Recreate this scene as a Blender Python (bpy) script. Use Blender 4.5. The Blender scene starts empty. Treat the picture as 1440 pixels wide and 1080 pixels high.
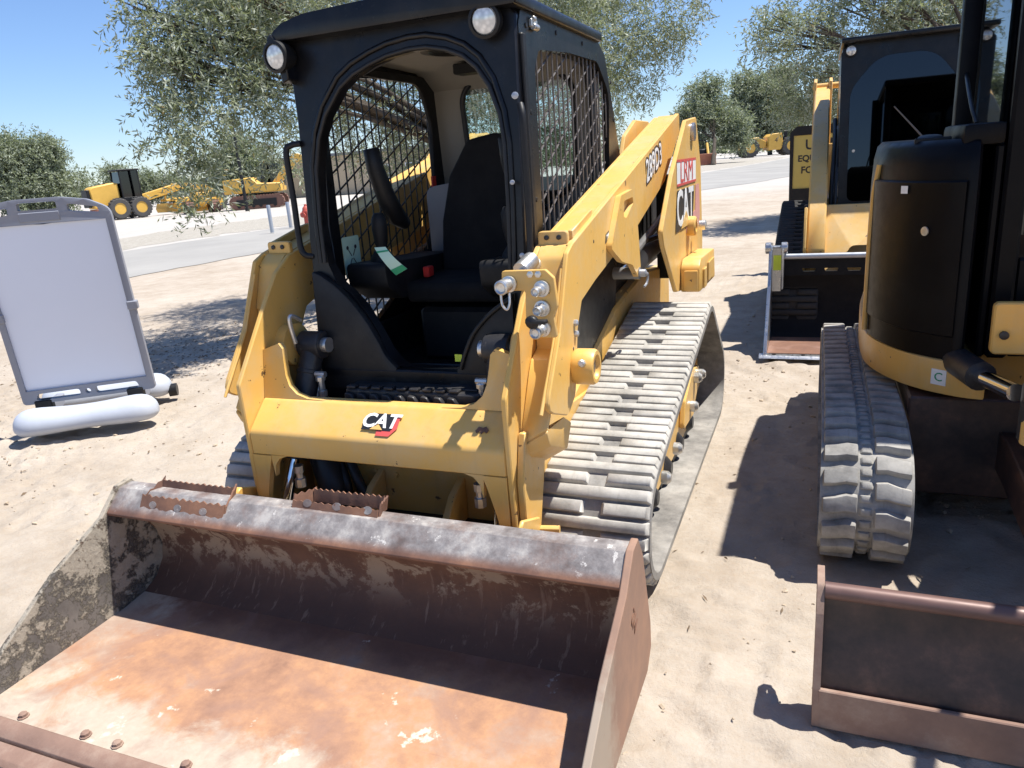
import bpy, bmesh, math, random
import numpy as np
from mathutils import Vector, Matrix, Quaternion
from math import sin, cos, pi, radians as rad
random.seed(4); np.random.seed(4)
S = bpy.context.scene
COL = S.collection
# ------------------------------------------------------------------ camera
cd = bpy.data.cameras.new('camera'); cam = bpy.data.objects.new('camera', cd); COL.objects.link(cam)
R_ = Vector((0.92676312, 0.3685733, -0.07255229)); U_ = Vector((-0.0405264, 0.29011344, 0.95613378)); F_ = Vector((-0.37345378, 0.88316924, -0.28380339))
m = Matrix((R_, U_, -F_)).transposed().to_4x4(); m.translation = Vector((1.45115, -2.33623, 1.58))
cam.matrix_world = m
cd.sensor_width = 36; cd.lens = 36*1041.69/1440; cd.clip_start = .05; cd.clip_end = 6000
S.camera = cam
# ------------------------------------------------------------------ world, sun, exposure
TRAVEL = Vector((-.38, -.188, -1.0)).normalized()
w = bpy.data.worlds.new('World'); S.world = w; w.use_nodes = True
wn = w.node_tree; bg = wn.nodes['Background']
sky = wn.nodes.new('ShaderNodeTexSky'); sky.sky_type = 'NISHITA'; sky.sun_disc = False
sky.sun_elevation = math.asin(-TRAVEL.z); sky.sun_rotation = math.atan2(.38, .188)
sky.altitude = 0; sky.air_density = 1.0; sky.dust_density = 0.1; sky.ozone_density = 4.5
tint = wn.nodes.new('ShaderNodeVectorMath'); tint.operation = 'MULTIPLY'; tint.inputs[1].default_value = (.90, .97, 1.14)
wn.links.new(sky.outputs[0], tint.inputs[0]); wn.links.new(tint.outputs[0], bg.inputs[0]); bg.inputs[1].default_value = .088
sd = bpy.data.lights.new('sun', 'SUN'); sd.energy = 4.9; sd.angle = rad(.53); sd.color = (1, .965, .90)
sun = bpy.data.objects.new('sun', sd); COL.objects.link(sun); sun.rotation_euler = TRAVEL.to_track_quat('-Z', 'Y').to_euler(); sun.location = (5, 3, 14)
S.view_settings.view_transform = 'Standard'; S.view_settings.look = 'None'; S.view_settings.gamma = 1
S.view_settings.use_curve_mapping = False; S.view_settings.exposure = .75
S.render.engine = 'CYCLES'; S.cycles.max_bounces = 8; S.cycles.transparent_max_bounces = 16

# ------------------------------------------------------------------ materials
class N:
    def __init__(s, name):
        s.m = bpy.data.materials.new(name); s.m.use_nodes = True; s.t = s.m.node_tree
        s.b = s.t.nodes['Principled BSDF']; s.o = s.t.nodes['Material Output']; s._p = None
    def n(s, ty, **k):
        x = s.t.nodes.new('ShaderNode'+ty)
        for a, v in k.items(): setattr(x, a, v)
        return x
    def l(s, a, b): s.t.links.new(a, b)
    def geo(s):
        if not s._p: s._p = s.n('NewGeometry')
        return s._p
    def pos(s, sc=None):
        p = s.geo().outputs['Position']
        if sc is None: return p
        v = s.n('VectorMath', operation='MULTIPLY'); s.l(p, v.inputs[0]); v.inputs[1].default_value = sc
        return v.outputs[0]
    def noise(s, scale, detail=5, rough=.6, sc=None, dist=0):
        x = s.n('TexNoise'); x.inputs['Scale'].default_value = scale; x.inputs['Detail'].default_value = detail
        x.inputs['Roughness'].default_value = rough; x.inputs['Distortion'].default_value = dist
        s.l(s.pos(sc), x.inputs['Vector']); return x.outputs['Fac']
    def vor(s, scale, feature='F1', out='Distance', sc=None):
        x = s.n('TexVoronoi', feature=feature); x.inputs['Scale'].default_value = scale
        s.l(s.pos(sc), x.inputs['Vector']); return x.outputs[out]
    def ramp(s, fac, st, interp='LINEAR'):
        x = s.n('ValToRGB'); x.color_ramp.interpolation = interp
        e = x.color_ramp.elements
        while len(e) < len(st): e.new(.5)
        for q, (p, c) in zip(e, st):
            q.position = p; q.color = (c, c, c, 1) if not isinstance(c, tuple) else (*c, 1)
        s.l(fac, x.inputs[0]); return x.outputs[0]
    def mix(s, f, a, b, bt='MIX'):
        x = s.n('Mix', data_type='RGBA', blend_type=bt)
        for i, v in ((0, f), (6, a), (7, b)):
            if hasattr(v, 'links'): s.l(v, x.inputs[i])
            else: x.inputs[i].default_value = v if i == 0 else (*v, 1)
        return x.outputs[2]
    def math(s, op, a, b=0.0, c=None, clamp=False):
        x = s.n('Math', operation=op); x.use_clamp = clamp
        for i, v in ((0, a), (1, b), (2, c)):
            if v is None: continue
            if hasattr(v, 'links'): s.l(v, x.inputs[i])
            else: x.inputs[i].default_value = v
        return x.outputs[0]
    def axis(s, i):
        x = s.n('SeparateXYZ'); s.l(s.pos(), x.inputs[0]); return x.outputs[i]
    def band(s, v, lo, hi):
        x = s.n('MapRange'); x.interpolation_type = 'SMOOTHSTEP'; s.l(v, x.inputs[0]); x.inputs[1].default_value = lo; x.inputs[2].default_value = hi
        return x.outputs[0]
    def set(s, col=None, rough=None, metal=None, spec=None, coat=None):
        for k, v in (('Base Color', col), ('Roughness', rough), ('Metallic', metal), ('Specular IOR Level', spec), ('Coat Weight', coat)):
            if v is None: continue
            if hasattr(v, 'links'): s.l(v, s.b.inputs[k])
            else: s.b.inputs[k].default_value = (*v, 1) if isinstance(v, tuple) else v
        return s
    def bump(s, h, strength=.3, dist=.01):
        x = s.n('Bump'); x.inputs['Strength'].default_value = strength; x.inputs['Distance'].default_value = dist
        s.l(h, x.inputs['Height']); s.l(x.outputs[0], s.b.inputs['Normal']); return s
def plain(name, col, rough=.5, metal=0, spec=.5, var=.12, vscale=9, bump=0):
    k = N(name); n = k.noise(vscale, 6, .65)
    c = k.mix(n, tuple(max(0, x*(1-var)) for x in col), tuple(x*(1+var) for x in col))
    r = k.ramp(k.noise(vscale*2.3, 5), [(.3, max(0, rough-.08)), (.7, min(1, rough+.08))])
    k.set(c, r, metal, spec)
    if bump: k.bump(k.noise(vscale*12, 4), bump, .004)
    return k.m
M = {}
def yellow(name, col=(.72, .425, .108)):
    k = N(name)
    big = k.noise(2.2, 6, .65); fine = k.noise(34, 5, .7)
    c = k.mix(big, tuple(x*.90 for x in col), tuple(min(1, x*1.07) for x in col))
    dust = k.math('MULTIPLY', k.ramp(k.noise(5, 9, .72), [(.44, 0.0), (.66, 1.0)]), .40)
    c = k.mix(dust, c, (.57, .46, .29))
    chips = k.ramp(k.noise(26, 3, .55), [(.705, 0.0), (.72, 1.0)])
    c = k.mix(chips, c, (.16, .09, .04))
    streak = k.math('MULTIPLY', k.ramp(k.noise(7, 6, .6, sc=(3, 3, .35)), [(.55, 0.0), (.75, 1.0)]), .22)
    c = k.mix(streak, c, (.40, .25, .09))
    k.set(c, k.ramp(fine, [(.3, .32), (.7, .5)]), 0, .5); k.bump(fine, .05, .002); return k.m
M['yellow'] = yellow('yellow paint')
M['yellow2'] = yellow('pale yellow paint', (.70, .42, .12))
M['farsun'] = plain('distant machine yellow', (.68, .40, .07), .5, var=.25, vscale=1.5)
def black(name, col, r0, r1, dustcol=(.16, .145, .125), damt=.07):
    k = N(name)
    d = k.math('MULTIPLY', k.ramp(k.noise(7, 9, .72), [(.45, 0.0), (.72, 1.0)]), damt)
    sp = k.math('MULTIPLY', k.ramp(k.noise(60, 3, .6), [(.66, 0.0), (.70, 1.0)]), damt*1.2)
    c = k.mix(k.math('MAXIMUM', d, sp), col, dustcol)
    k.set(c, k.ramp(k.noise(11, 7, .7), [(.3, r0), (.7, r1)]), 0, .36); k.bump(k.noise(90, 3), .04, .002); return k.m
M['black'] = black('black cab paint', (.005, .005, .0065), .24, .42)
M['panelblack'] = black('black moulded panel', (.003, .003, .0042), .34, .5, damt=.02)
M['panelblack'].node_tree.nodes['Principled BSDF'].inputs['Specular IOR Level'].default_value = .14
M['plastic'] = black('black plastic', (.008, .008, .009), .40, .62)
M['seatfabric'] = black('black seat cloth', (.005, .005, .006), .8, .95, damt=.03)
M['interior'] = black('dark interior plastic', (.008, .008, .009), .5, .7, damt=.05)
M['headliner'] = plain('beige headliner', (.27, .25, .215), .85, var=.06)
M['greyplastic'] = plain('grey console plastic', (.22, .22, .23), .6)
M['steel'] = plain('bare steel', (.46, .46, .46), .32, .9, var=.25, vscale=20)
M['chrome'] = plain('chrome rod', (.75, .77, .80), .08, 1, var=.03)
M['zinc'] = plain('zinc fittings', (.62, .61, .58), .38, .85, var=.2, vscale=40)
M['hose'] = black('rubber hose', (.012, .012, .013), .35, .5)
M['cyl'] = black('cylinder paint', (.022, .022, .025), .3, .5, damt=.25)
M['greycyl'] = plain('grey cylinder', (.20, .20, .20), .4, .3, var=.25)
M['wire'] = plain('black wire', (.015, .015, .016), .4)
M['wirelit'] = plain('black wire in sunlit tone', (.11, .095, .085), .45)  # paler copy of the black wire, sunlight put into its colour
def rubber(name, col, dust, lo, hi):
    k = N(name)
    d = k.ramp(k.noise(6, 8, .7), [(lo, 0.0), (hi, 1.0)])
    c = k.mix(d, col, dust); c = k.mix(k.math('MULTIPLY', k.noise(45, 4), .45), c, tuple(x*.78 for x in dust))
    sc = k.math('MULTIPLY', k.ramp(k.noise(14, 5, .6, sc=(4, .6, .6)), [(.6, 0.0), (.7, 1.0)]), .35); c = k.mix(sc, c, tuple(x*.45 for x in dust))
    k.set(c, .85, 0, .25); k.bump(k.noise(60, 6, .7), .25, .004); return k.m
M['dustrub'] = rubber('dusty track rubber', (.26, .245, .215), (.51, .48, .43), .34, .60)
M['beltrub'] = rubber('track belt rubber', (.10, .095, .09), (.36, .34, .31), .34, .66)
M['darkrub'] = rubber('dark track rubber', (.030, .030, .031), (.09, .086, .08), .5, .85)
M['minirub'] = rubber('mini track rubber', (.14, .135, .125), (.40, .38, .345), .34, .62)
def rust(name, mode):
    k = N(name)
    n1 = k.noise(3.1, 8, .68); n2 = k.noise(9, 9, .7); n3 = k.noise(38, 6, .7)
    y, z, x = k.axis(1), k.axis(2), k.axis(0)
    c = k.ramp(k.math('ADD', k.math('MULTIPLY', n1, .6), k.math('MULTIPLY', n2, .4)), [(.32, (.075, .045, .034)), (.48, (.17, .088, .060)), (.62, (.29, .145, .085)), (.75, (.30, .185, .135))])
    mud = (.47, .40, .30)
    rr = .75
    if mode == 'floor':
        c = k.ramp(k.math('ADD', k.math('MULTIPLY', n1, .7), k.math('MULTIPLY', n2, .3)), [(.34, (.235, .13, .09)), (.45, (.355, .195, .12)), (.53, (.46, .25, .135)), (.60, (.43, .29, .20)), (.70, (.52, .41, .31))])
        c = k.mix(k.math('MULTIPLY', k.band(k.math('ADD', y, k.math('MULTIPLY', k.math('SUBTRACT', n2, .5), .25)), -.66, -.52), .8), c, k.mix(n1, (.07, .038, .03), (.20, .09, .06)))  # shade below the lip painted into the floor colour towards the back
        front = k.band(y, -.86, -1.13); left = k.band(x, -.55, -.95)
        e = k.math('ADD', k.math('MAXIMUM', front, k.math('MULTIPLY', left, .8)), k.math('MULTIPLY', k.math('SUBTRACT', k.noise(4.2, 9, .7, dist=.4), .5), 2.6))
        c = k.mix(k.band(e, .34, .95), c, k.mix(k.noise(30, 8, .75), (.40, .33, .25), (.55, .475, .38)))
        c = k.mix(k.ramp(k.noise(7.3, 9, .62), [(.64, 0.0), (.67, 1.0)]), c, (.60, .54, .44))
        blu = k.math('MULTIPLY', k.ramp(k.noise(2.6, 7, .6), [(.60, 0.0), (.70, 1.0)]), k.band(y, -1.0, -1.1)); c = k.mix(k.math('MULTIPLY', blu, .7), c, (.18, .17, .17))
        c = k.mix(k.math('MULTIPLY', k.ramp(k.noise(3.4, 6, .6, dist=1.0), [(.50, 0.0), (.66, 1.0)]), .6), c, (.29, .175, .135))
        scr = k.ramp(k.noise(16, 4, .6, sc=(.5, 5, 1)), [(.66, 0.0), (.72, 1.0)]); c = k.mix(k.math('MULTIPLY', scr, .25), c, (.30, .15, .11))
    if mode == 'wall':
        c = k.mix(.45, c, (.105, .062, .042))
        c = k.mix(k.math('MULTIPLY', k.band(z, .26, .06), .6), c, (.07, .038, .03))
        m = k.math('MULTIPLY', k.ramp(k.noise(6.5, 10, .72, dist=.3), [(.50, 0.0), (.54, 1.0)]), k.math('MULTIPLY', k.band(z, .10, .24), k.band(z, .44, .34)))
        c = k.mix(k.math('MULTIPLY', m, .92), c, (.40, .31, .215))
        st = k.ramp(k.noise(12, 7, .65, sc=(3.2, 1, .25)), [(.58, 0.0), (.66, 1.0)]); c = k.mix(k.math('MULTIPLY', st, .35), c, (.42, .30, .21))
    if mode == 'lip':
        g = k.ramp(n2, [(.35, (.12, .115, .115)), (.5, (.25, .24, .235)), (.64, (.45, .43, .40))])
        top = k.band(z, .437, .462)
        c = k.mix(k.math('MULTIPLY', top, k.ramp(k.noise(6, 8, .7), [(.34, .45), (.5, 1.0)])), c, g)
        c = k.mix(k.math('MULTIPLY', k.ramp(k.noise(19, 9, .75), [(.60, 0.0), (.64, 1.0)]), top), c, (.64, .62, .58)); rr = .5
    if mode == 'side':
        inn = k.band(x, .93, .60)
        st = k.ramp(k.math('ADD', k.math('MULTIPLY', n1, .4), k.math('MULTIPLY', n2, .6)), [(.35, (.085, .075, .068)), (.55, (.19, .17, .15)), (.70, (.28, .24, .20))])
        st = k.mix(k.ramp(k.noise(4.4, 5, .55), [(.56, 0.0), (.62, 1.0)]), st, c)
        m = k.ramp(k.math('ADD', k.math('MULTIPLY', k.noise(4.5, 12, .8), .7), k.math('MULTIPLY', k.noise(17, 8, .8), .3)), [(.475, 0.0), (.51, 1.0)])
        mc_ = k.mix(k.noise(26, 7, .75), (.27, .23, .18), (.52, .46, .37))
        c = k.mix(inn, k.mix(k.math('MULTIPLY', k.ramp(k.math('ADD', k.math('MULTIPLY', n2, .5), k.math('MULTIPLY', k.band(y, -.55, -1.0), .35)), [(.36, 0.0), (.5, 1.0)]), .75), k.mix(.45, c, (.42, .28, .205)), (.36, .31, .245)), k.mix(m, st, mc_))
        crust = k.math('MULTIPLY', k.math('MULTIPLY', m, inn), k.math('ADD', k.noise(26, 9, .8), .8))
        bmp = k.n('Bump'); bmp.inputs['Strength'].default_value = .9; bmp.inputs['Distance'].default_value = .012; k.l(crust, bmp.inputs['Height'])
        k.set(c, .85, 0, .25); k.l(bmp.outputs[0], k.b.inputs['Normal']); return k.m
    if mode == 'edge':
        c = k.ramp(n1, [(.3, (.18, .115, .09)), (.5, (.26, .165, .125)), (.7, (.40, .30, .23))])
    c = k.mix(k.math('MULTIPLY', n3, .3), c, (.16, .08, .05))
    k.set(c, rr, 0, .35); k.bump(k.math('ADD', k.math('MULTIPLY', n2, 1.0), k.math('MULTIPLY', n3, .5)), .35, .006); return k.m
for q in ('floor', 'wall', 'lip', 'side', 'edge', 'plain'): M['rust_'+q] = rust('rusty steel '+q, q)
M['rust_lip2'] = plain('scuffed bar steel', (.15, .085, .07), .45, .2, var=.5, vscale=7)
def darkblade(name):
    k = N(name); n1 = k.noise(5, 8, .7); c = k.ramp(n1, [(.35, (.022, .015, .014)), (.52, (.060, .034, .027)), (.68, (.14, .075, .05))])
    k.set(c, .5, 0, .5); k.bump(k.noise(40, 5), .2, .004); return k.m
M['blade'] = darkblade('scuffed dark blade steel')
def glass(name, tint, mixv, rough=0.02):
    k = N(name); g = k.n('BsdfGlossy'); g.inputs['Roughness'].default_value = rough; g.inputs['Color'].default_value = (.9, .95, 1, 1)
    t = k.n('BsdfTransparent'); t.inputs['Color'].default_value = (*tint, 1); mx = k.n('MixShader')
    fr = k.n('Fresnel'); fr.inputs[0].default_value = 1.5
    k.l(k.math('ADD', fr.outputs[0], mixv, clamp=True), mx.inputs[0]); k.l(t.outputs[0], mx.inputs[1]); k.l(g.outputs[0], mx.inputs[2]); k.l(mx.outputs[0], k.o.inputs[0]); return k.m
M['glass'] = glass('window glass', (.80, .88, .86), .02)
M['darkglass'] = glass('tinted glass', (.025, .03, .04), .015)
def lens():
    k = N('headlight lens'); v = k.vor(55); c = k.ramp(v, [(.1, (.85, .85, .82)), (.6, (.55, .56, .55))]); k.set(c, .12, .3, .6, 1.0); return k.m
M['lens'] = lens()
M['white'] = plain('white plastic', (.80, .80, .79), .5, var=.03)
M['signgrey'] = plain('grey sign plastic', (.25, .26, .30), .5, var=.06)
M['signpanel'] = plain('white sign panel', (.76, .79, .87), .6, var=.02, vscale=3)
M['signfoot'] = plain('pale grey moulded foot', (.44, .47, .53), .5, var=.08)
M['red'] = plain('red plastic', (.55, .03, .025), .4)
M['decalred'] = plain('red decal', (.62, .09, .08), .4)
M['decalpink'] = plain('faded red decal', (.62, .30, .26), .5)
M['decalwhite'] = plain('white decal', (.82, .82, .80), .4, var=.03)
M['decalblack'] = plain('black decal', (.02, .02, .022), .4)
M['decalgreen'] = plain('green decal', (.02, .30, .13), .5)
M['palegreen'] = plain('pale green decal', (.50, .70, .55), .5)
M['lime'] = plain('yellow green sticker', (.62, .75, .06), .5)
M['hydrant'] = plain('faded red hydrant paint', (.50, .09, .06), .6, var=.2)
M['galv'] = plain('galvanised pipe', (.42, .44, .47), .45, .5, var=.15)
M['boardyellow'] = plain('yellow sign board', (.56, .43, .11), .5, var=.06)
M['orange'] = plain('worn orange blade', (.42, .15, .08), .6, var=.3, vscale=2)
M['rustytrack'] = plain('rusty track chain', (.20, .10, .07), .7, var=.3, vscale=3)
M['tyre'] = plain('dusty tyre', (.07, .066, .062), .85, var=.3, vscale=2)
M['stucco'] = plain('tan stucco wall', (.55, .44, .30), .9, var=.08, vscale=.5)
M['bark'] = None
def bark():
    k = N('olive bark'); c = k.ramp(k.noise(9, 8, .7, sc=(1, 1, .3)), [(.3, (.035, .028, .022)), (.7, (.12, .10, .08))]); k.set(c, .9, 0, .2); k.bump(k.noise(25, 6, .7, sc=(1, 1, .3)), .8, .03); return k.m
M['bark'] = bark()
def leaf(name, top, under, dry=0.0):
    k = N(name); rnd = k.geo().outputs['Random Per Island']
    a = k.ramp(rnd, [(0.0, tuple(x*.55 for x in top)), (.6, top), (1.0, tuple(x*1.5 for x in top))])
    b = k.ramp(rnd, [(0.0, tuple(x*.75 for x in under)), (1.0, tuple(x*1.2 for x in under))])
    c = k.mix(k.geo().outputs['Backfacing'], a, b)
    if dry: c = k.mix(k.ramp(rnd, [(.985, 0.0), (.988, 1.0)]), c, (.30, .20, .08))
    k.set(c, .5, 0, .4)
    tr = k.n('BsdfTranslucent'); k.l(k.mix(.6, c, (.26, .31, .09)), tr.inputs[0]); mx = k.n('MixShader'); mx.inputs[0].default_value = .36
    k.l(k.b.outputs[0], mx.inputs[1]); k.l(tr.outputs[0], mx.inputs[2]); k.l(mx.outputs[0], k.o.inputs[0]); return k.m
M['olive'] = leaf('olive leaves', (.215, .245, .145), (.42, .45, .36), 1)
M['olivefar'] = leaf('far olive leaves', (.21, .24, .15), (.32, .35, .26))
def sand():
    k = N('pale sandy dirt')
    n1 = k.noise(.55, 7, .62); n2 = k.noise(4, 8, .7); n3 = k.noise(42, 8, .75)
    c = k.ramp(k.math('ADD', k.math('MULTIPLY', n1, .55), k.math('MULTIPLY', n2, .45)), [(.36, (.315, .258, .198)), (.5, (.40, .342, .278)), (.64, (.475, .418, .352))])
    c = k.mix(k.math('MULTIPLY', k.ramp(n3, [(.45, 0.0), (.8, 1.0)]), .5), c, (.36, .27, .19))
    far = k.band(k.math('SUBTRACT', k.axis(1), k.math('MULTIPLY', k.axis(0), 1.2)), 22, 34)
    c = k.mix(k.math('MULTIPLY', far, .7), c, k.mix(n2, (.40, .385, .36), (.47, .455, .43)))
    grit = k.ramp(k.vor(60, out='Distance'), [(.05, 1.0), (.16, 0.0)])
    msk = k.ramp(k.noise(3, 5), [(.5, 0.0), (.62, 1.0)])
    c = k.mix(k.math('MULTIPLY', k.math('MULTIPLY', grit, msk), .55), c, (.24, .17, .11))
    k.set(c, .95, 0, .15)
    h = k.math('ADD', k.math('MULTIPLY', k.noise(14, 10, .72), 1.0), k.math('MULTIPLY', n3, .45))
    k.bump(h, .55, .03); return k.m
M['sand'] = sand()
def asphalt():
    k = N('worn asphalt'); n = k.noise(.35, 7, .6, sc=(1, 1, 1)); c = k.ramp(n, [(.3, (.23, .225, .215)), (.7, (.32, .31, .29))])
    c = k.mix(k.math('MULTIPLY', k.noise(30, 5, .8), .4), c, (.40, .37, .32)); k.set(c, .9, 0, .2); k.bump(k.noise(80, 4), .3, .01); return k.m
M['asphalt'] = asphalt()
def gravelm():
    k = N('pale gravel verge'); c = k.ramp(k.noise(6, 9, .75), [(.3, (.27, .245, .205)), (.55, (.38, .35, .30)), (.75, (.46, .43, .385))]); k.set(c, .95, 0, .1); k.bump(k.noise(20, 8, .8), .6, .05); return k.m
M['gravel'] = gravelm()
M['stone'] = plain('dirt clods', (.42, .34, .25), .95, var=.3, vscale=15, bump=.4)
M['litter'] = plain('dry leaf litter', (.17, .12, .075), .9, var=.4, vscale=30)

# ------------------------------------------------------------------ helpers
def wm(o):
    return (wm(o.parent) @ o.matrix_parent_inverse if o.parent else Matrix()) @ o.matrix_basis
def hook(o, parent):
    if parent: o.parent = parent; o.matrix_parent_inverse = wm(parent).inverted()
def tag(o, label=None, cat=None, group=None, kind=None):
    for k, v in (('label', label), ('category', cat), ('group', group), ('kind', kind)):
        if v: o[k] = v
    return o
def thing(name, label, cat, loc=(0, 0, 0), rz=0, group=None):
    o = bpy.data.objects.new(name, None); COL.objects.link(o); o.empty_display_size = .2
    o.matrix_basis = Matrix.Translation(loc) @ Matrix.Rotation(rz, 4, 'Z')
    return tag(o, label, cat, group)
def mesh(name, bm, mats, smooth=35, bevel=0, seg=1):
    if bevel:
        bmesh.ops.remove_doubles(bm, verts=bm.verts[:], dist=1e-5)
        ed = [e for e in bm.edges if len(e.link_faces) == 2 and e.calc_face_angle(0) > rad(28)]
        bmesh.ops.bevel(bm, geom=ed, offset=bevel, segments=seg, profile=.6, affect='EDGES', clamp_overlap=True)
    bmesh.ops.recalc_face_normals(bm, faces=bm.faces[:])
    me = bpy.data.meshes.new(name); bm.to_mesh(me); bm.free()
    for q in (mats if isinstance(mats, (list, tuple)) else [mats]): me.materials.append(M[q] if isinstance(q, str) else q)
    if smooth:
        me.polygons.foreach_set('use_smooth', [True]*len(me.polygons)); me.set_sharp_from_angle(angle=rad(smooth))
    return me
def obj(name, bm, mats, parent=None, bevel=0, seg=1, smooth=35, local=False, mtx=None):
    me = bm if isinstance(bm, bpy.types.Mesh) else mesh(name, bm, mats, smooth, bevel, seg)
    o = bpy.data.objects.new(name, me); COL.objects.link(o)
    if mtx is not None: o.matrix_basis = mtx
    if parent:
        if local: o.parent = parent
        else: hook(o, parent)
    return o
def BM(): return bmesh.new()
def box(bm, x0, x1, y0, y1, z0, z1, mi=0, M_=None):
    v = [bm.verts.new((x, y, z)) for x in (x0, x1) for y in (y0, y1) for z in (z0, z1)]
    fs = []
    for f in ((0, 1, 3, 2), (4, 6, 7, 5), (0, 4, 5, 1), (2, 3, 7, 6), (0, 2, 6, 4), (1, 5, 7, 3)):
        q = bm.faces.new([v[i] for i in f]); q.material_index = mi; fs.append(q)
    if M_ is not None:
        for q in v: q.co = M_ @ q.co
    return bm
AX = {'x': lambda u, v, t: (t, u, v), 'y': lambda u, v, t: (u, t, v), 'z': lambda u, v, t: (u, v, t)}
def prism(bm, poly, ax, t0, t1, mi=0, fn=None):
    fn = fn or AX[ax]; n = len(poly); poly = [p[:2] for p in poly]
    a = [bm.verts.new(fn(u, v, t0)) for u, v in poly]; b = [bm.verts.new(fn(u, v, t1)) for u, v in poly]
    fs = [bm.faces.new(a), bm.faces.new(b[::-1])] + [bm.faces.new((a[i], b[i], b[(i+1) % n], a[(i+1) % n])) for i in range(n)]
    for q in fs: q.material_index = mi
    return bm
def rnd_poly(pts, r, n=5):
    out = []; N_ = len(pts)
    for i in range(N_):
        p = Vector(pts[i][:2]); a = Vector(pts[i-1][:2])-p; b = Vector(pts[(i+1) % N_][:2])-p
        rr = pts[i][2] if len(pts[i]) > 2 else r
        if rr <= 0: out.append(tuple(p)); continue
        ang = a.angle(b); d = min(rr/math.tan(ang/2), a.length*.49, b.length*.49)
        p0 = p+a.normalized()*d; p1 = p+b.normalized()*d
        for k in range(n+1):
            t = k/n; out.append(tuple((1-t)**2*p0+2*t*(1-t)*p+t*t*p1))
    return out
def plate(bm, outer, holes, fn, t0, t1, mi=0):
    n0 = len(bm.faces)
    def loop(pts):
        vs = [bm.verts.new(fn(u, v, t0)) for u, v in pts]
        return vs, [bm.edges.new((vs[i], vs[(i+1) % len(vs)])) for i in range(len(vs))]
    loops = [loop(p) for p in [outer]+list(holes)]
    r = bmesh.ops.triangle_fill(bm, use_beauty=True, use_dissolve=False, edges=[e for l in loops for e in l[1]])
    fs = [g for g in r['geom'] if isinstance(g, bmesh.types.BMFace)]
    inv = {}
    for (vs, es), pts in zip(loops, [outer]+list(holes)):
        for v, (a, b) in zip(vs, pts): inv[v] = bm.verts.new(fn(a, b, t1))
    for f in fs:
        f.material_index = mi
        q = bm.faces.new([inv[v] for v in f.verts][::-1]); q.material_index = mi
    for vs, es in loops:
        for i in range(len(vs)):
            a, b = vs[i], vs[(i+1) % len(vs)]
            q = bm.faces.new((a, b, inv[b], inv[a])); q.material_index = mi
    return bm
def frame_of(d):
    d = Vector(d).normalized(); a = Vector((0, 0, 1)) if abs(d.z) < .9 else Vector((1, 0, 0))
    u = d.cross(a).normalized(); return u, d.cross(u)
def tube(bm, pts, r, n=10, mi=0, cap=True):
    pts = [Vector(p) for p in pts]; rs = r if isinstance(r, (list, tuple)) else [r]*len(pts); rings = []; u = None
    for i, p in enumerate(pts):
        d = (pts[min(i+1, len(pts)-1)]-pts[max(i-1, 0)]).normalized()
        if u is None: u, v = frame_of(d)
        else:
            u = (u-d*u.dot(d)).normalized()
        v = d.cross(u)
        rings.append([bm.verts.new(p+(u*cos(2*pi*k/n)+v*sin(2*pi*k/n))*rs[i]) for k in range(n)])
    for a, b in zip(rings, rings[1:]):
        for k in range(n): bm.faces.new((a[k], a[(k+1) % n], b[(k+1) % n], b[k])).material_index = mi
    if cap:
        bm.faces.new(rings[0][::-1]).material_index = mi; bm.faces.new(rings[-1]).material_index = mi
    return bm
def smoothpath(pts, n=6):
    P = [Vector(p) for p in pts]; P = [P[0]*2-P[1]]+P+[P[-1]*2-P[-2]]; out = []
    for i in range(1, len(P)-2):
        for k in range(n):
            t = k/n; a, b, c, d = P[i-1:i+3]
            out.append(.5*((2*b)+(c-a)*t+(2*a-5*b+4*c-d)*t*t+(3*b-a-3*c+d)*t**3))
    return out+[P[-2]]
def cyl(bm, p, q, r, n=16, mi=0, r2=None): return tube(bm, [p, q], [r, r if r2 is None else r2], n, mi)
def lathe(bm, prof, c, d, n=24, mi=0):
    c = Vector(c); d = Vector(d).normalized(); u, v = frame_of(d); rings = []
    for r, h in prof: rings.append([bm.verts.new(c+d*h+(u*cos(2*pi*k/n)+v*sin(2*pi*k/n))*max(r, 1e-4)) for k in range(n)])
    for a, b in zip(rings, rings[1:]):
        for k in range(n): bm.faces.new((a[k], a[(k+1) % n], b[(k+1) % n], b[k])).material_index = mi
    bm.faces.new(rings[0][::-1]).material_index = mi; bm.faces.new(rings[-1]).material_index = mi
    return bm
def text(name, s, size, mtx, mat, parent, shear=0, ext=.0008, sx=1, bold=.0, align='CENTER'):
    cu = bpy.data.curves.new(name, 'FONT'); cu.body = s; cu.size = size; cu.extrude = ext; cu.align_x = align; cu.align_y = 'CENTER'; cu.shear = shear; cu.offset = bold; cu.resolution_u = 3
    t = bpy.data.objects.new('tmp_'+name, cu); COL.objects.link(t)
    dg = bpy.context.evaluated_depsgraph_get(); me = bpy.data.meshes.new_from_object(t.evaluated_get(dg)); bpy.data.objects.remove(t)
    me.name = name; me.materials.clear(); me.materials.append(M[mat])
    o = bpy.data.objects.new(name, me); COL.objects.link(o); o.matrix_basis = mtx @ Matrix.Diagonal((sx, 1, 1, 1)); hook(o, parent); return o
def mat4(o, x, y, z):
    q = Matrix((Vector(x), Vector(y), Vector(z))).transposed().to_4x4(); q.translation = Vector(o); return q
def arc(cx, cy, r, a0, a1, n=8): return [(cx+r*cos(rad(a0+(a1-a0)*k/n)), cy+r*sin(rad(a0+(a1-a0)*k/n))) for k in range(n+1)]

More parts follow.
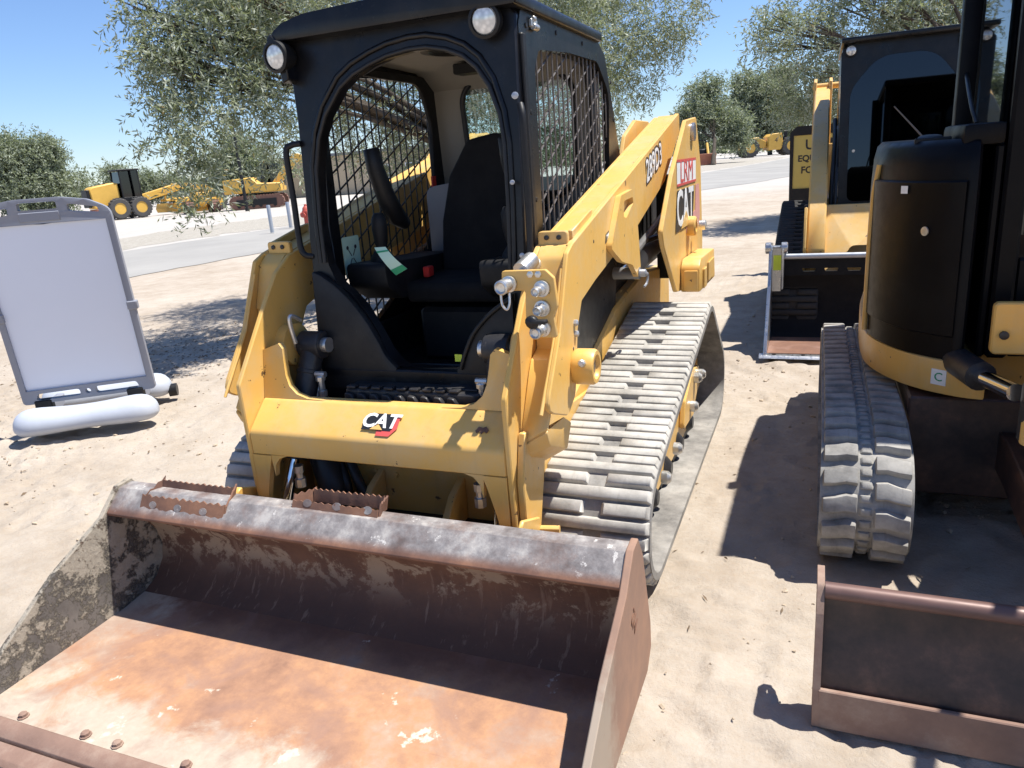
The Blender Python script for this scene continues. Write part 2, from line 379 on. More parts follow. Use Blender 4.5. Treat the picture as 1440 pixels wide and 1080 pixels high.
# ------------------------------------------------------------------ ground
def vnoise(x, y, seed, cell):
    rs = np.random.RandomState(seed); T = rs.rand(256, 256)
    X = x/cell; Y = y/cell; i = np.floor(X).astype(int); j = np.floor(Y).astype(int); fx = X-i; fy = Y-j
    fx = fx*fx*(3-2*fx); fy = fy*fy*(3-2*fy); g = lambda a, b: T[a % 256, b % 256]
    return (g(i, j)*(1-fx)+g(i+1, j)*fx)*(1-fy)+(g(i, j+1)*(1-fx)+g(i+1, j+1)*fx)*fy-.5
def graded(lo, hi, step, far):
    a = list(np.arange(lo, hi+1e-6, step)); s = step; p = a[-1]
    while p < far: s *= 1.13; p += s; a.append(p)
    s = step; p = a[0]; pre = []
    while p > -far: s *= 1.13; p -= s; pre.append(p)
    return np.array(pre[::-1]+a)
gx = graded(-5.0, 3.4, .024, 3500); gy = graded(-1.9, 4.6, .024, 3500)
X, Y = np.meshgrid(gx, gy, indexing='xy')
fade = np.exp(-np.maximum(0, np.hypot(X, Y-1)-6)/2.2)
Zg = (vnoise(X, Y, 1, 1.7)*.035+vnoise(X+3, Y, 2, .55)*.022+vnoise(X, Y, 3, .19)*.016+vnoise(X, Y+7, 4, .08)*.010+vnoise(X, Y, 5, .042)*.005)
rough_ = np.clip(vnoise(X+9, Y-4, 21, .75)*5-.2, 0, 1)*np.clip(.6+vnoise(X, Y, 22, .2)*2, 0, 1)
Zg += rough_*(np.abs(vnoise(X, Y, 23, .11))*-.05+np.abs(vnoise(X, Y, 24, .055))*-.035+.018)
patch = np.clip((vnoise(X, Y, 8, .6)+.02)*5, 0, 1)
ridge = 1-np.abs(vnoise(X+vnoise(X, Y, 11, .2)*.2, Y, 9, .14)*2)*2.2
Zg += -np.clip(ridge-.60, 0, 1)*.045*patch + np.clip(vnoise(X, Y, 10, .06)-.10, 0, 1)*.07*patch
for k in range(70):   # boot and hoof shaped dents
    cx, cy, a = np.random.uniform(-5, 3), np.random.uniform(-1.6, 4.4), np.random.uniform(0, 6.3)
    u = (X-cx)*cos(a)+(Y-cy)*sin(a); v = -(X-cx)*sin(a)+(Y-cy)*cos(a); d = (u/.14)**2+(v/.055)**2
    Zg += -.014*np.exp(-d*d)+.008*np.exp(-(np.sqrt(d)-1.3)**2*9)
def prints(x0, y0, ang, L_, W_, pitch, dep):
    u = (X-x0)*cos(ang)+(Y-y0)*sin(ang); v = -(X-x0)*sin(ang)+(Y-y0)*cos(ang)
    msk = (np.abs(v) < W_/2)*(u > 0)*(u < L_)*np.clip(.35+vnoise(X, Y, 31, .5)*3, 0, 1)
    return -dep*msk*np.clip(np.sin(u*2*pi/pitch+vnoise(X, Y, 32, .3)*1.5)*1.6, -.6, 1)
for q_ in ((1.22, -.4, 1.62, 5.2, .36, .072, .0075), (1.02, -1.9, 1.75, 3.2, .40, .072, .006), (-2.7, -1.5, 1.75, 5.5, .40, .072, .007), (-1.75, -1.8, 2.1, 5.5, .38, .072, .006), (-4.6, -1.2, .9, 4.0, .32, .09, .006)): Zg += prints(*q_)
Zg = Zg*fade-.016-.02*(1-fade)
me = bpy.data.meshes.new('ground'); nx, ny = len(gx), len(gy)
me.vertices.add(nx*ny); me.vertices.foreach_set('co', np.stack([X, Y, Zg], -1).astype(np.float32).ravel())
ii = (np.arange(ny-1)[:, None]*nx+np.arange(nx-1)[None]).ravel(); q = np.stack([ii, ii+1, ii+1+nx, ii+nx], -1).astype(np.int32)
me.loops.add(q.size); me.loops.foreach_set('vertex_index', q.ravel()); me.polygons.add(len(q)); me.polygons.foreach_set('loop_start', np.arange(0, q.size, 4, dtype=np.int32))
me.polygons.foreach_set('use_smooth', np.ones(len(q), bool)); me.update(); me.validate(); me.materials.append(M['sand'])
tag(bpy.data.objects.new('ground', me), kind='structure'); COL.objects.link(bpy.data.objects['ground'])
def ribbon(name, near, far_, z, mat, wob=0):
    near = [p.xy for p in smoothpath([(*p, 0) for p in near], 14)]; far_ = [p.xy for p in smoothpath([(*p, 0) for p in far_], 14)]
    bm = BM(); rows = []
    for i, (a, b) in enumerate(zip(near, far_)):
        wa = wob*random.uniform(-1, 1); row = []
        for k in range(9):
            t = k/8; p = a.lerp(b, t)+Vector((wa if k in (0, 8) else 0, 0)); row.append(bm.verts.new((p.x, p.y, z)))
        rows.append(row)
    for a, b in zip(rows, rows[1:]):
        for k in range(8): bm.faces.new((a[k], a[k+1], b[k+1], b[k]))
    return tag(obj(name, bm, mat), kind='structure')
near = [(-10.5, -30), (-10.9, 0), (-11.2, 8.4), (-10.6, 14), (-8.0, 20), (-3.1, 30), (.4, 41), (5, 70)]
far_ = [(-17.0, -30), (-17.2, 0), (-17.2, 13.8), (-16.6, 21), (-13.2, 31), (-8.2, 46), (-4.2, 70), (-1, 100)]
ribbon('road', near, far_, -.026, 'asphalt', .08)
ribbon('gravel_verge', [(x-.6, y+.6) for x, y in far_], [(x-5.2-.06*max(0, y), y+5+.1*max(0, y)) for x, y in far_], .0-.031, 'gravel', .4)

# ------------------------------------------------------------------ tracks
def belt_pts(circ, d, n=150):
    P = []
    for k in range(n):
        a = 2*pi*k/n; nn = (cos(a), sin(a)); c = max(circ, key=lambda c: c[0]*nn[0]+c[1]*nn[1]+c[2]); P.append((c[0]+(c[2]+d)*nn[0], c[1]+(c[2]+d)*nn[1]))
    return P
def belt(bm, circ, x0, x1, th=.028, ridge=0):
    a = belt_pts(circ, 0); b = belt_pts(circ, -th); n = len(a)
    rings = [[bm.verts.new((x, *p)) for p in P] for x, P in ((x0, b), (x0, a), (x1, a), (x1, b))]
    for r, s in zip(rings, rings[1:]+rings[:1]):
        for k in range(n): bm.faces.new((r[k], r[(k+1) % n], s[(k+1) % n], s[k]))
    return bm
class Path:
    def __init__(s, circ):
        s.p = [Vector(q) for q in belt_pts(circ, 0, 400)]; s.p.append(s.p[0]); s.c = [0]
        for a, b in zip(s.p, s.p[1:]): s.c.append(s.c[-1]+(b-a).length)
        s.L = s.c[-1]
    def raw(s, t):
        t %= s.L; i = min(np.searchsorted(s.c, t, 'right')-1, len(s.p)-2); d = s.c[i+1]-s.c[i]
        return s.p[i].lerp(s.p[i+1], (t-s.c[i])/d if d > 1e-9 else 0)
    def at(s, t, e=.02):
        p = s.raw(t); d = (s.raw(t+e)-s.raw(t-e)).normalized(); return p, d, Vector((d.y, -d.x))
def bar_mesh(name, w, l, h, mat, taper=.7, bev=.006):
    bm = BM(); w /= 2; l /= 2
    base = [(-w, -l), (w, -l), (w, l), (-w, l)]; tl = l*taper; tw = w-.012
    a = [bm.verts.new((x, y, -.004)) for x, y in base]; b = [bm.verts.new((x, y, h)) for x, y in ((-tw, -tl), (tw, -tl), (tw, tl), (-tw, tl))]
    bm.faces.new(b); bm.faces.new(a[::-1])
    for i in range(4): bm.faces.new((a[i], a[(i+1) % 4], b[(i+1) % 4], b[i]))
    return mesh(name, bm, mat, 35, bev, 1)
CIRC = [(.205, .25, .225), (2.05, .245, .222), (1.62, .575, .21)]
def placed(bars, path, t, x, parent, name):
    if isinstance(bars, list): bars = random.choice(bars)
    p, d, n = path.at(t); p = Vector((x, p.x, p.y)); T = Vector((0, d.x, d.y)); Nn = Vector((0, n.x, n.y)); Xv = T.cross(Nn)
    return obj(name, bars, None, parent, mtx=mat4(p, Xv, T, Nn))
def loader_track(parent, x0, x1, circ, bars, mat, rows=None):
    bm = belt(BM(), circ, x0, x1); tr = obj('track', bm, mat, parent, smooth=50)
    path = Path(circ); n = rows or int(path.L/.0545)//2*2
    for k in range(n):
        t = path.L*k/n; xc = (x0+x1)/2; W = x1-x0
        if k % 2 == 0: placed(bars[0], path, t, xc, tr, 'tread_bar')
        else:
            placed(bars[1], path, t, x0+W*.215+.001, tr, 'tread_bar'); placed(bars[1], path, t, x1-W*.215-.001, tr, 'tread_bar')
    return tr
def undercarriage(parent, x0, x1, side, mat):
    # side = +1 when the outer face looks to +x
    xo = x1-.125 if side > 0 else x0+.125; xi = x0+.10 if side > 0 else x1-.10
    bm = BM(); prism(bm, [(.40, .10), (.40, .22), (.62, .30), (1.30, .33), (1.42, .40), (1.62, .42), (1.78, .36), (1.84, .20), (1.84, .10)], 'x', min(xi, xo), max(xi, xo)-.0)
    fr = obj('undercarriage_frame', bm, mat, parent, .008)
    fr.data.materials[0] = M[mat]
    bm = BM(); d = .03*side
    prism(bm, rnd_poly([(1.30, .20), (1.36, .34), (1.62, .44), (1.86, .40), (1.80, .28), (1.55, .18)], .03), 'x', xo+d*.1, xo+d)
    obj('guard_plate', bm, mat, fr, .006)
    for y, z in ((1.80, .36), (1.52, .26), (1.66, .38), (1.0, .22), (.70, .20)):
        bm = BM(); lathe(bm, [(.022, 0), (.030, .004), (.030, .03), (.018, .045)], (xo+d*.9, y, z), (side, 0, 0), 12); obj('bolt', bm, 'zinc', fr, smooth=30)
    for i in range(4):
        y = .62+.33*i; bm = BM(); lathe(bm, [(.05, 0), (.10, .01), (.10, .09), (.06, .10), (.03, .13)], (xo-side*.10, y, .135), (side, 0, 0), 20)
        obj('roller', bm, 'cyl', fr)
    for c, r, nm in ((circ_c(0), .17, 'idler_wheel'), (circ_c(1), .17, 'idler_wheel')):
        bm = BM(); lathe(bm, [(.04, -.12), (r, -.11), (r, .0), (r-.03, .0), (r-.04, -.03), (.07, -.03), (.06, .02), (.03, .03)], (xo-side*.03, *c), (side, 0, 0), 28); obj(nm, bm, mat, fr)
    bm = BM(); c = circ_c(2); lathe(bm, [(.05, -.1), (.15, -.09), (.15, -.02), (.12, -.01), (.11, -.035), (.06, -.03), (.05, .0), (.0, .0)], (xo-side*.02, *c), (side, 0, 0), 28)
    for k in range(12):
        a = 2*pi*k/12; cyl(bm, (xo-side*.12, c[0]+.155*cos(a), c[1]+.155*sin(a)), (xo-side*.03, c[0]+.155*cos(a), c[1]+.155*sin(a)), .022, 8)
    obj('sprocket', bm, mat, fr)
    return fr
def circ_c(i): return CIRC[i][:2]

# ------------------------------------------------------------------ main compact track loader
LD = thing('compact_track_loader', 'yellow open-cab compact track loader with a rusty bucket resting on the dirt', 'track loader', (0, 1.1, 0))
def jitter(me, a):
    for v in me.vertices:
        if v.co.z > .004: v.co.x += random.uniform(-a, a)*1.6; v.co.y += random.uniform(-a, a); v.co.z += random.uniform(-a, a)*.7
    return me
bars = [bar_mesh('tread_bar', .425, .047, .021, 'dustrub', .88, bev=.003), bar_mesh('tread_bar', .18, .047, .021, 'dustrub', .88, bev=.003)]
bars = [[jitter(b_.copy(), .0022) for _ in range(5)] for b_ in bars]
loader_track(LD, .525, .95, CIRC, bars, 'beltrub'); loader_track(LD, -.95, -.525, CIRC, bars, 'beltrub')
undercarriage(LD, .525, .95, 1, 'yellow2'); undercarriage(LD, -.95, -.525, -1, 'yellow2')
# chassis
bm = BM(); prism(bm, [(.02, .20), (2.72, .26), (2.80, .60), (2.80, .84), (2.0, .92), (1.3, .84), (.55, .62), (.02, .58)], 'x', -.50, .515)
ch = obj('chassis', bm, 'yellow', LD, .012)
bm = BM(); prism(bm, [(-.10, .14), (.55, .12), (1.2, .38), (1.0, .56), (.40, .62), (.16, .66), (.0, .52), (-.10, .33)], 'x', .517, .535); obj('side_skirt', bm, 'yellow', ch, .004)
bm = BM(); prism(bm, [(-.10, .14), (.55, .12), (1.2, .38), (1.0, .56), (.40, .62), (.16, .66), (.0, .52), (-.10, .33)], 'x', -.535, -.517); obj('side_skirt', bm, 'yellow', ch, .004)
for x, z in ((-.19, .475), (-.09, .47), (-.18, .425), (-.08, .42), (.20, .475), (.30, .465), (.205, .425), (.305, .415)):
    bm = BM(); lathe(bm, [(.013, 0), (.013, .006), (.010, .010)], (x, .02, z), (0, -1, 0), 6); obj('bolt', bm, 'yellow', ch, smooth=20)
bm = BM(); box(bm, -.44, .44, -.10, .012, .17, .27); obj('belly_plate', bm, 'plastic', ch, .006)
for s in (-.16, .20):
    bm = BM(); prism(bm, [(-.14, .20), (-.14, .34), (-.08, .40), (.018, .44), (.018, .20)], 'x', s, s+.03); obj('bracket', bm, 'yellow', ch, .004)
# engine enclosure
bm = BM(); prism(bm, [(1.40, .86), (2.72, .90), (2.86, 1.02), (2.86, 1.34), (2.72, 1.46), (1.75, 1.50), (1.40, 1.44)], 'x', -.44, .46); en = obj('engine_enclosure', bm, 'plastic', LD, .02, 2)
for k in range(7):
    bm = BM(); box(bm, .46, .468, 1.75+.12*k, 1.81+.12*k, 1.05, 1.36); obj('louvre', bm, 'interior', en)
# rear towers
tw = [(1.98, 1.74), (2.34, 1.765), (2.52, 1.50), (2.60, 1.05), (2.58, .74), (1.64, .86), (1.30, 1.14), (1.25, 1.22), (1.55, 1.475)]
for s in (1, -1):
    bm = BM(); prism(bm, rnd_poly([(y, z, .02) for y, z in tw], .02, 2), 'x', .745*s, .768*s); t = obj('rear_tower', bm, 'yellow', LD, .004)
    bm = BM(); prism(bm, rnd_poly([(1.50, 1.40), (1.72, 1.68, .04), (1.98, 1.765, .04), (2.34, 1.765, .04), (2.46, 1.5), (2.40, 1.36)], .03, 3), 'x', .47*s, .492*s); obj('tower_plate', bm, 'yellow', t, .004)
    bm = BM(); box(bm, .50*s, .74*s, 2.47, 2.50, .80, 1.45); obj('tower_web', bm, 'plastic', t, .004)
    bm = BM(); prism(bm, rnd_poly([(1.74, .84), (1.74, .98, .05), (1.80, 1.015, .03), (2.36, 1.0), (2.40, .82)], .02), 'x', .772*s, .872*s); box(bm, .79*s, .866*s, 1.722, 1.738, .85, .96); tb = obj('bump_block', bm, 'yellow', t, .008, 2)
    bm = BM(); box(bm, .873*s, .884*s, 1.86, 1.95, .84, .95); box(bm, .873*s, .882*s, 2.05, 2.28, .85, .96); obj('latch', bm, 'yellow2', t, .004)
    bm = BM(); lathe(bm, [(.055, 0), (.055, .04), (.046, .048), (.034, .048), (.034, .036), (.0, .036)], (.768*s, 2.02, 1.17), (s, 0, 0), 24); pv = obj('pin_boss', bm, 'yellow', t)
    bm = BM(); lathe(bm, [(.028, .04), (.028, .075), (.015, .08)], (.772*s, 2.16, 1.16), (s, 0, 0), 12); obj('pin_bolt', bm, 'zinc', t)
    bm = BM(); lathe(bm, [(.05, 0), (.05, .02), (.0, .022)], (.768*s, 2.16, 1.68), (s, 0, 0), 16); obj('pivot_pin', bm, 'steel', t)
    if s > 0:
        xx = .7695
        def dec(name, y0, y1, z0, z1, mat, e=0, sk=0):
            b_ = BM(); prism(b_, [(y0, z0), (y1, z0), (y1+sk, z1), (y0+sk, z1)], 'x', xx+e, xx+e+.0012); return obj(name, b_, mat, t)
        dec('decal', 1.66, 2.30, 1.41, 1.535, 'decalwhite'); dec('decal_stripe', 1.66, 2.30, 1.405, 1.418, 'decalred', .0015); dec('decal_stripe', 1.66, 2.30, 1.527, 1.54, 'decalred', .0015)
        text('decal_lettering', 'LRM', .165, mat4((xx+.0026, 1.97, 1.472), (0, 1, 0), (0, 0, 1), (1, 0, 0)), 'decalred', t, sx=1.45)
        b_ = BM(); prism(b_, [(1.95, 1.14), (2.35, 1.10), (2.47, 1.19), (2.44, 1.385), (2.30, 1.385), (2.28, 1.24), (1.95, 1.21)], 'x', xx, xx+.001); obj('decal', b_, 'decalpink', t)
        b_ = BM(); prism(b_, [(1.60, 1.175), (2.17, 1.175), (2.24, 1.385), (1.66, 1.385)], 'x', xx+.0012, xx+.002); obj('logo_backing', b_, 'decalblack', t)
        text('logo_lettering', 'CAT', .265, mat4((xx+.003, 1.915, 1.28), (0, 1, 0), (0, 0, 1), (1, 0, 0)), 'decalwhite', t, sx=1.08, bold=.004)
        b_ = BM(); prism(b_, [(1.76, 1.18), (2.06, 1.18), (1.92, 1.265)], 'x', xx+.0045, xx+.0055); obj('logo_triangle', b_, 'yellow', t)
# arms
AP = [(2.328, 1.798), (2.338, 1.694), (1.85, 1.43), (1.052, 1.233), (.658, 1.175), (.398, 1.129), (.212, 1.087), (.149, .999), (.118, .875), (.087, .771), (-.006, .724), (-.224, .807), (-.048, 1.03), (.056, 1.238), (.077, 1.279), (.139, 1.305)]
AI = [(2.31, 1.787), (2.33, 1.695), (1.85, 1.432), (1.05, 1.235), (.40, 1.132), (.20, 1.07), (.14, .98), (.11, .85), (.04, .70), (-.05, .50), (-.10, .28), (-.22, .26), (-.255, .40), (-.262, .62), (-.265, .86), (-.06, 1.12), (.04, 1.235), (.139, 1.295)]
XO, XI = .672, .654     # outer plate faces
for s in (1, -1):
    bm = BM(); prism(bm, rnd_poly([(y, z, .05 if 8 < i_ < 12 else .02) for i_, (y, z) in enumerate(AP)], .02, 3), 'x', XI*s, XO*s); a = obj('loader_arm', bm, 'yellow', LD, .004)
    bm = BM(); prism(bm, rnd_poly([(y, z, .03) for y, z in AI], .03, 3), 'x', .530*s, .550*s); ai = obj('inner_plate', bm, 'yellow', a, .004)
    # top skin, follows the knee down into the recess
    bm = BM(); prism(bm, rnd_poly([(2.32, 1.788), (2.32, 1.766), (.15, 1.277, .05), (.12, 1.24), (.045, 1.09), (.03, 1.09), (.095, 1.262, .05), (.14, 1.297, .04)], .004, 4), 'x', .552*s, (XI-.002)*s); obj('top_skin', bm, 'yellow', a, .003)
    bm = BM(); prism(bm, [(.06, 1.09), (.06, .93), (-.02, .91), (-.04, .88), (-.17, .73), (-.18, .75), (-.06, .905), (-.03, .935), (.035, .955), (.035, 1.09)], 'x', .552*s, (XI-.002)*s, fn=lambda u, v, t: (t, u, v-(.67-abs(t))*.62*max(0, min(1, (.95-v)/.2)))); obj('front_skin', bm, 'yellow', a, .003)
    bm = BM(); prism(bm, [(2.31, 1.692), (1.85, 1.437), (1.05, 1.242), (.40, 1.137), (.40, 1.157), (1.05, 1.262), (1.85, 1.457), (2.30, 1.712)], 'x', .552*s, (XI-.002)*s); obj('under_skin', bm, 'yellow', a)
    bm = BM(); prism(bm, rnd_poly([(.0, .728), (-.172, .742), (-.185, .735), (-.16, .68, .05), (.02, .60), (.08, .68)], .01, 4), 'x', .552*s, (XI-.002)*s, fn=lambda u, v, t: (t, u, v-(.67-abs(t))*.62)); obj('lower_web', bm, 'yellow', a, .003)
    bm = BM(); prism(bm, [(-.19, .72), (-.235, .56), (-.23, .30), (-.12, .27), (-.02, .55), (.04, .68)], 'x', .552*s, .578*s); obj('leg_plate', bm, 'yellow', a, .004)
    for (ya, za), (yb, zb) in (((.139, 1.305), (2.328, 1.798)), ((-.224, .807), (-.048, 1.03)), ((-.048, 1.03), (.056, 1.238))):
        bm = BM(); n_ = 26 if yb > 1 else 6; pts = [((XI-.003)*s, ya+(yb-ya)*k/n_, za+(zb-za)*k/n_-.010+random.uniform(-.0015, .0015)) for k in range(n_+1)]; tube(bm, pts, [.006+random.uniform(-.0012, .0012) for _ in pts], 6); obj('weld_bead', bm, 'yellow', a, smooth=60)
    # slotted gusset
    g = rnd_poly([(.564, 1.231), (.752, 1.424, .03), (.991, 1.439, .05), (1.033, 1.351, .03), (1.064, 1.226), (1.10, 1.039, .012), (1.064, 1.023, .01), (.929, 1.112), (.741, 1.153)], .02, 4)
    slot = rnd_poly([(.788, 1.335), (.804, 1.398), (.96, 1.405), (.976, 1.377), (.929, 1.363), (.835, 1.325)], .012, 3)
    bm = BM(); plate(bm, g, [slot], AX['x'], (XO+.001)*s, (XO+.024)*s); obj('slotted_gusset', bm, 'yellow', a, .003)
    # pivot boss
    bm = BM(); lathe(bm, [(.058, 0), (.064, .01), (.064, .070), (.058, .080), (.044, .080), (.042, .070), (.038, .065), (.034, .067), (.03, .055), (.0, .055)], (XO*s, .095, .876), (s, 0, 0), 28); obj('pivot_boss', bm, 'yellow', a)
    bm = BM(); lathe(bm, [(.030, 0), (.030, .010), (.012, .012)], ((XO+.058)*s, .095, .876), (s, 0, 0), 20); obj('pivot_pin', bm, 'steel', a)
    bm = BM(); lathe(bm, [(.014, 0), (.014, .018), (.009, .024)], ((XO+.045)*s, .040, .902), (0, -1, .3), 8); obj('lock_bolt', bm, 'zinc', a)
    for y, z in ((.110, 1.03), (.112, .99)):
        bm = BM(); lathe(bm, [(.012, 0), (.012, .010), (.007, .014)], (XO*s, y, z), (s, 0, 0), 6); obj('bolt', bm, 'galv', a)
    for y, z in ((.085, .942), (.398, 1.279), (1.695, 1.601), (.865, 1.269)):
        bm = BM(); lathe(bm, [(.007, -.001), (.006, .0012)], (XO*s, y, z), (s, 0, 0), 8); obj('bolt_hole', bm, 'decalblack', a)
    # bracket with two bolts on the knee, small rail behind
    bm = BM(); prism(bm, rnd_poly([(.538, 1.292), (.538, 1.346, .015), (.648, 1.346, .015), (.648, 1.292)], .012), 'y', .155, .178, fn=lambda u, v, t: (u*s, t, v))
    kb = obj('knee_bracket', bm, 'yellow', a, .003)
    for x in (.572, .617):
        bm = BM(); lathe(bm, [(.009, 0), (.009, .006), (.004, .008)], (x*s, .155, 1.324), (0, -1, 0), 8); obj('bolt', bm, 'decalblack', kb)
    bm = BM(); prism(bm, [(.19, 1.31), (.43, 1.363), (.45, 1.396), (.41, 1.392), (.19, 1.343)], 'x', .640*s, .658*s); obj('knee_rail', bm, 'yellow', a, .003)
    # lift cylinder behind gusset
    bm = BM(); p0 = Vector((.605*s, 1.06, 1.055)); p1 = Vector((.605*s, 2.3, 1.10)); q = p0.lerp(p1, .30)
    cyl(bm, q, p1, .050, 20); cyl(bm, q+Vector((0, -.01, 0)), q.lerp(p1, .1), .058, 20); lc = obj('lift_cylinder', bm, 'greycyl', LD)
    bm = BM(); cyl(bm, p0, q, .028, 16); obj('cylinder_rod', bm, 'chrome', lc)
    bm = BM(); cyl(bm, (.575*s, 1.06, 1.055), (.700*s, 1.06, 1.055), .028, 14); obj('cylinder_pin', bm, 'greycyl', lc)
    bm = BM(); tube(bm, smoothpath([(.63*s, 1.3, 1.13), (.635*s, 1.6, 1.18), (.635*s, 2.0, 1.24), (.60*s, 2.4, 1.25)], 5), .020, 10); obj('pipe', bm, 'greycyl', lc)
    bm = BM(); tube(bm, smoothpath([(.575*s, 1.4, 1.14), (.665*s, 1.55, 1.16), (.665*s, 1.8, 1.15), (.60*s, 2.1, 1.18)], 5), .015, 8); obj('hose', bm, 'hose', lc)
    bm = BM(); lathe(bm, [(.018, 0), (.018, .025), (.010, .03)], (.700*s, 1.06, 1.055), (s, 0, 0), 10); tube(bm, smoothpath([(.72*s, 1.06, 1.055), (.725*s, 1.11, 1.04), (.72*s, 1.10, 1.0), (.715*s, 1.07, .99)], 4), .006, 6); obj('lock_pin', bm, 'galv', lc)
a = [o for o in bpy.data.objects if o.name.startswith('loader_arm')][0]
d = Vector((0, 1, .226)).normalized(); nrm = Vector((0, -.226, 1)).normalized()
text('model_lettering', '289D3', .150, mat4((XO+.0020, 1.56, 1.533), d, nrm, (1, 0, 0)), 'decalwhite', a, shear=.1, sx=1.0, bold=.001, ext=.0012)
text('lettering_shadow', '289D3', .150, mat4((XO+.0012, 1.56, 1.533), d, nrm, (1, 0, 0)), 'decalblack', a, shear=.1, sx=1.0, bold=.013, ext=.0004)
bm = BM(); prism(bm, [(.559, 1.250), (.709, 1.282), (.725, 1.318), (.575, 1.285)], 'x', XO+.0005, XO+.0015); obj('decal', bm, 'decalblack', a)
text('decal_lettering', 'TWO-SPEED', .026, mat4((XO+.0022, .642, 1.284), d, nrm, (1, 0, 0)), 'decalwhite', a, sx=.9)
# crossbar
cb = BM(); prism(cb, rnd_poly([(-.26, .585), (-.262, .675, .035), (-.150, .777, .03), (-.10, .777), (-.10, .755), (-.155, .748), (-.205, .70), (-.235, .65), (-.235, .585)], .0, 4), 'x', -.5285, .5285)
cbo = obj('crossbar', cb, 'yellow', LD, .004)
for s in (1, -1):
    lw_ = [(.44, .584), (.5285, .584), (.5285, .33), (.505, .33), (.482, .44), (.46, .52)]
    bm = BM(); prism(bm, lw_, 'y', -.262, -.236, fn=lambda u, v, t: (u*s, t, v)); obj('crossbar_ear', bm, 'yellow', cbo)
    up_ = [(.25, .7775), (.325, .781), (.375, .796), (.408, .825), (.424, .865), (.432, .92), (.437, .965), (.455, .985), (.5285, .96), (.5285, .7775)]
    bm = BM(); prism(bm, up_, 'y', 0, 1, fn=lambda u, v, t: (u*s, -.146+(v-.777)*.20+.026*t, v)); obj('crossbar_fillet', bm, 'yellow', cbo)
    bm = BM(); prism(bm, [(.37, .586), (.405, .575), (.428, .548), (.437, .50), (.445, .586)], 'y', -.2595, -.237, fn=lambda u, v, t: (u*s, t, v)); obj('crossbar_fillet', bm, 'yellow', cbo)
nn = Vector((0, -.674, .739)).normalized()
P0 = Vector((.03, -.2063, .726)); Lx = Vector((1, 0, 0)); Ly = Vector((0, .739, .674)).normalized()
def onbar(poly, e0, e1, mat, nm):
    b_ = BM(); prism(b_, poly, 'z', e0, e1, fn=lambda u, v, t: P0+Lx*u+Ly*v+nn*t); return obj(nm, b_, mat, cbo)
onbar([(-.004, -.052), (.050, -.052), (.075, -.02), (.075, .032), (.062, .038), (.045, .0), (-.004, -.02)], .004, .005, 'decalred', 'logo_hexagon')
onbar([(-.070, -.031), (.052, -.031), (.066, .036), (-.052, .036)], .0055, .0065, 'decalblack', 'logo_backing')
text('logo_lettering', 'CAT', .078, mat4(P0+nn*.0078+Ly*.004, Lx, Ly, nn), 'decalwhite', cbo, shear=.15, bold=.002, sx=.98)
onbar([(-.032, -.030), (.020, -.030), (-.006, -.004)], .0085, .0095, 'yellow', 'logo_triangle')
onbar([(.375, -.005), (.385, .012), (.40, .008), (.412, .014), (.425, .0), (.418, -.012), (.408, -.006), (.40, -.016), (.392, -.006), (.383, -.014)], .003, .004, 'rust_plain', 'chipped_patch')
# tilt cylinders
for s in (1, -1):
    A_ = Vector((.405*s, .045, .945)); B_ = Vector((.462*s, -.195, .37)); dd = (B_-A_).normalized()
    bm = BM(); cyl(bm, A_+dd*.03, A_+dd*.44, .046, 22); cyl(bm, A_+dd*.425, A_+dd*.46, .052, 22); cyl(bm, A_+dd*.10, A_+dd*.12, .049, 22)
    cyl(bm, A_+Vector((-.05, 0, 0)), A_+Vector((.05, 0, 0)), .055, 22); tc = obj('tilt_cylinder', bm, 'cyl', LD, .004)
    bm = BM(); cyl(bm, A_+dd*.44, B_, .024, 18); obj('cylinder_rod', bm, 'chrome', tc)
    bm = BM(); cyl(bm, A_+Vector((-.075, 0, 0)), A_+Vector((.075, 0, 0)), .030, 16); obj('cylinder_pin', bm, 'zinc', tc)
    bm = BM(); lathe(bm, [(.085, 0), (.085, .05), (.06, .055)], (A_.x+(.075 if s > 0 else -.13), A_.y, A_.z), (1, 0, 0), 24); obj('pin_boss', bm, 'yellow', tc)
    f_ = A_+Vector((-.055*s, -.06, -.11)); bm = BM(); lathe(bm, [(.014, 0), (.02, .005), (.02, .02), (.013, .022), (.013, .06), (.019, .062), (.019, .085), (.012, .09)], f_, (0, 0, -1), 8); cyl(bm, f_+Vector((-.02, 0, .005)), f_+Vector((.025, 0, .005)), .012, 8); obj('hose_fitting', bm, 'zinc', tc)
    bm = BM(); tube(bm, smoothpath([f_+Vector((0, 0, -.08)), f_+Vector((0, .0, -.2)), f_+Vector((-.03*s, .08, -.35)), f_+Vector((-.10*s, .10, -.48))], 5), .017, 10)
    for k in range(5): cyl(bm, f_+Vector((0, 0, -.09-.016*k)), f_+Vector((0, 0, -.098-.016*k)), .021, 10)
    obj('hose', bm, 'hose', tc)
    bm = BM(); g_ = B_+Vector((-.075*s, .07, .13)); lathe(bm, [(.012, 0), (.02, .002), (.02, .03), (.014, .034), (.014, .055), (.022, .056), (.022, .09)], g_+Vector((0, -.06, .02)), (0, 0, -1), 8); obj('hose_fitting', bm, 'zinc', tc)
bm = BM(); tube(bm, smoothpath([(-.36, .0, .62), (-.35, -.06, .52), (-.30, -.10, .38), (-.37, -.12, .28)], 6), .062, 16); obj('hydraulic_hose', bm, 'hose', LD)
bm = BM(); tube(bm, smoothpath([(-.34, .0, .60), (-.26, -.04, .52), (-.19, -.08, .42), (-.16, -.08, .33), (-.20, -.06, .25)], 6), .020, 12); obj('hydraulic_hose', bm, 'hose', LD)
bm = BM(); tube(bm, smoothpath([(-.33, .0, .60), (-.29, -.05, .50), (-.24, -.09, .40), (-.25, -.08, .27)], 6), .018, 12); obj('hydraulic_hose', bm, 'hose', LD)
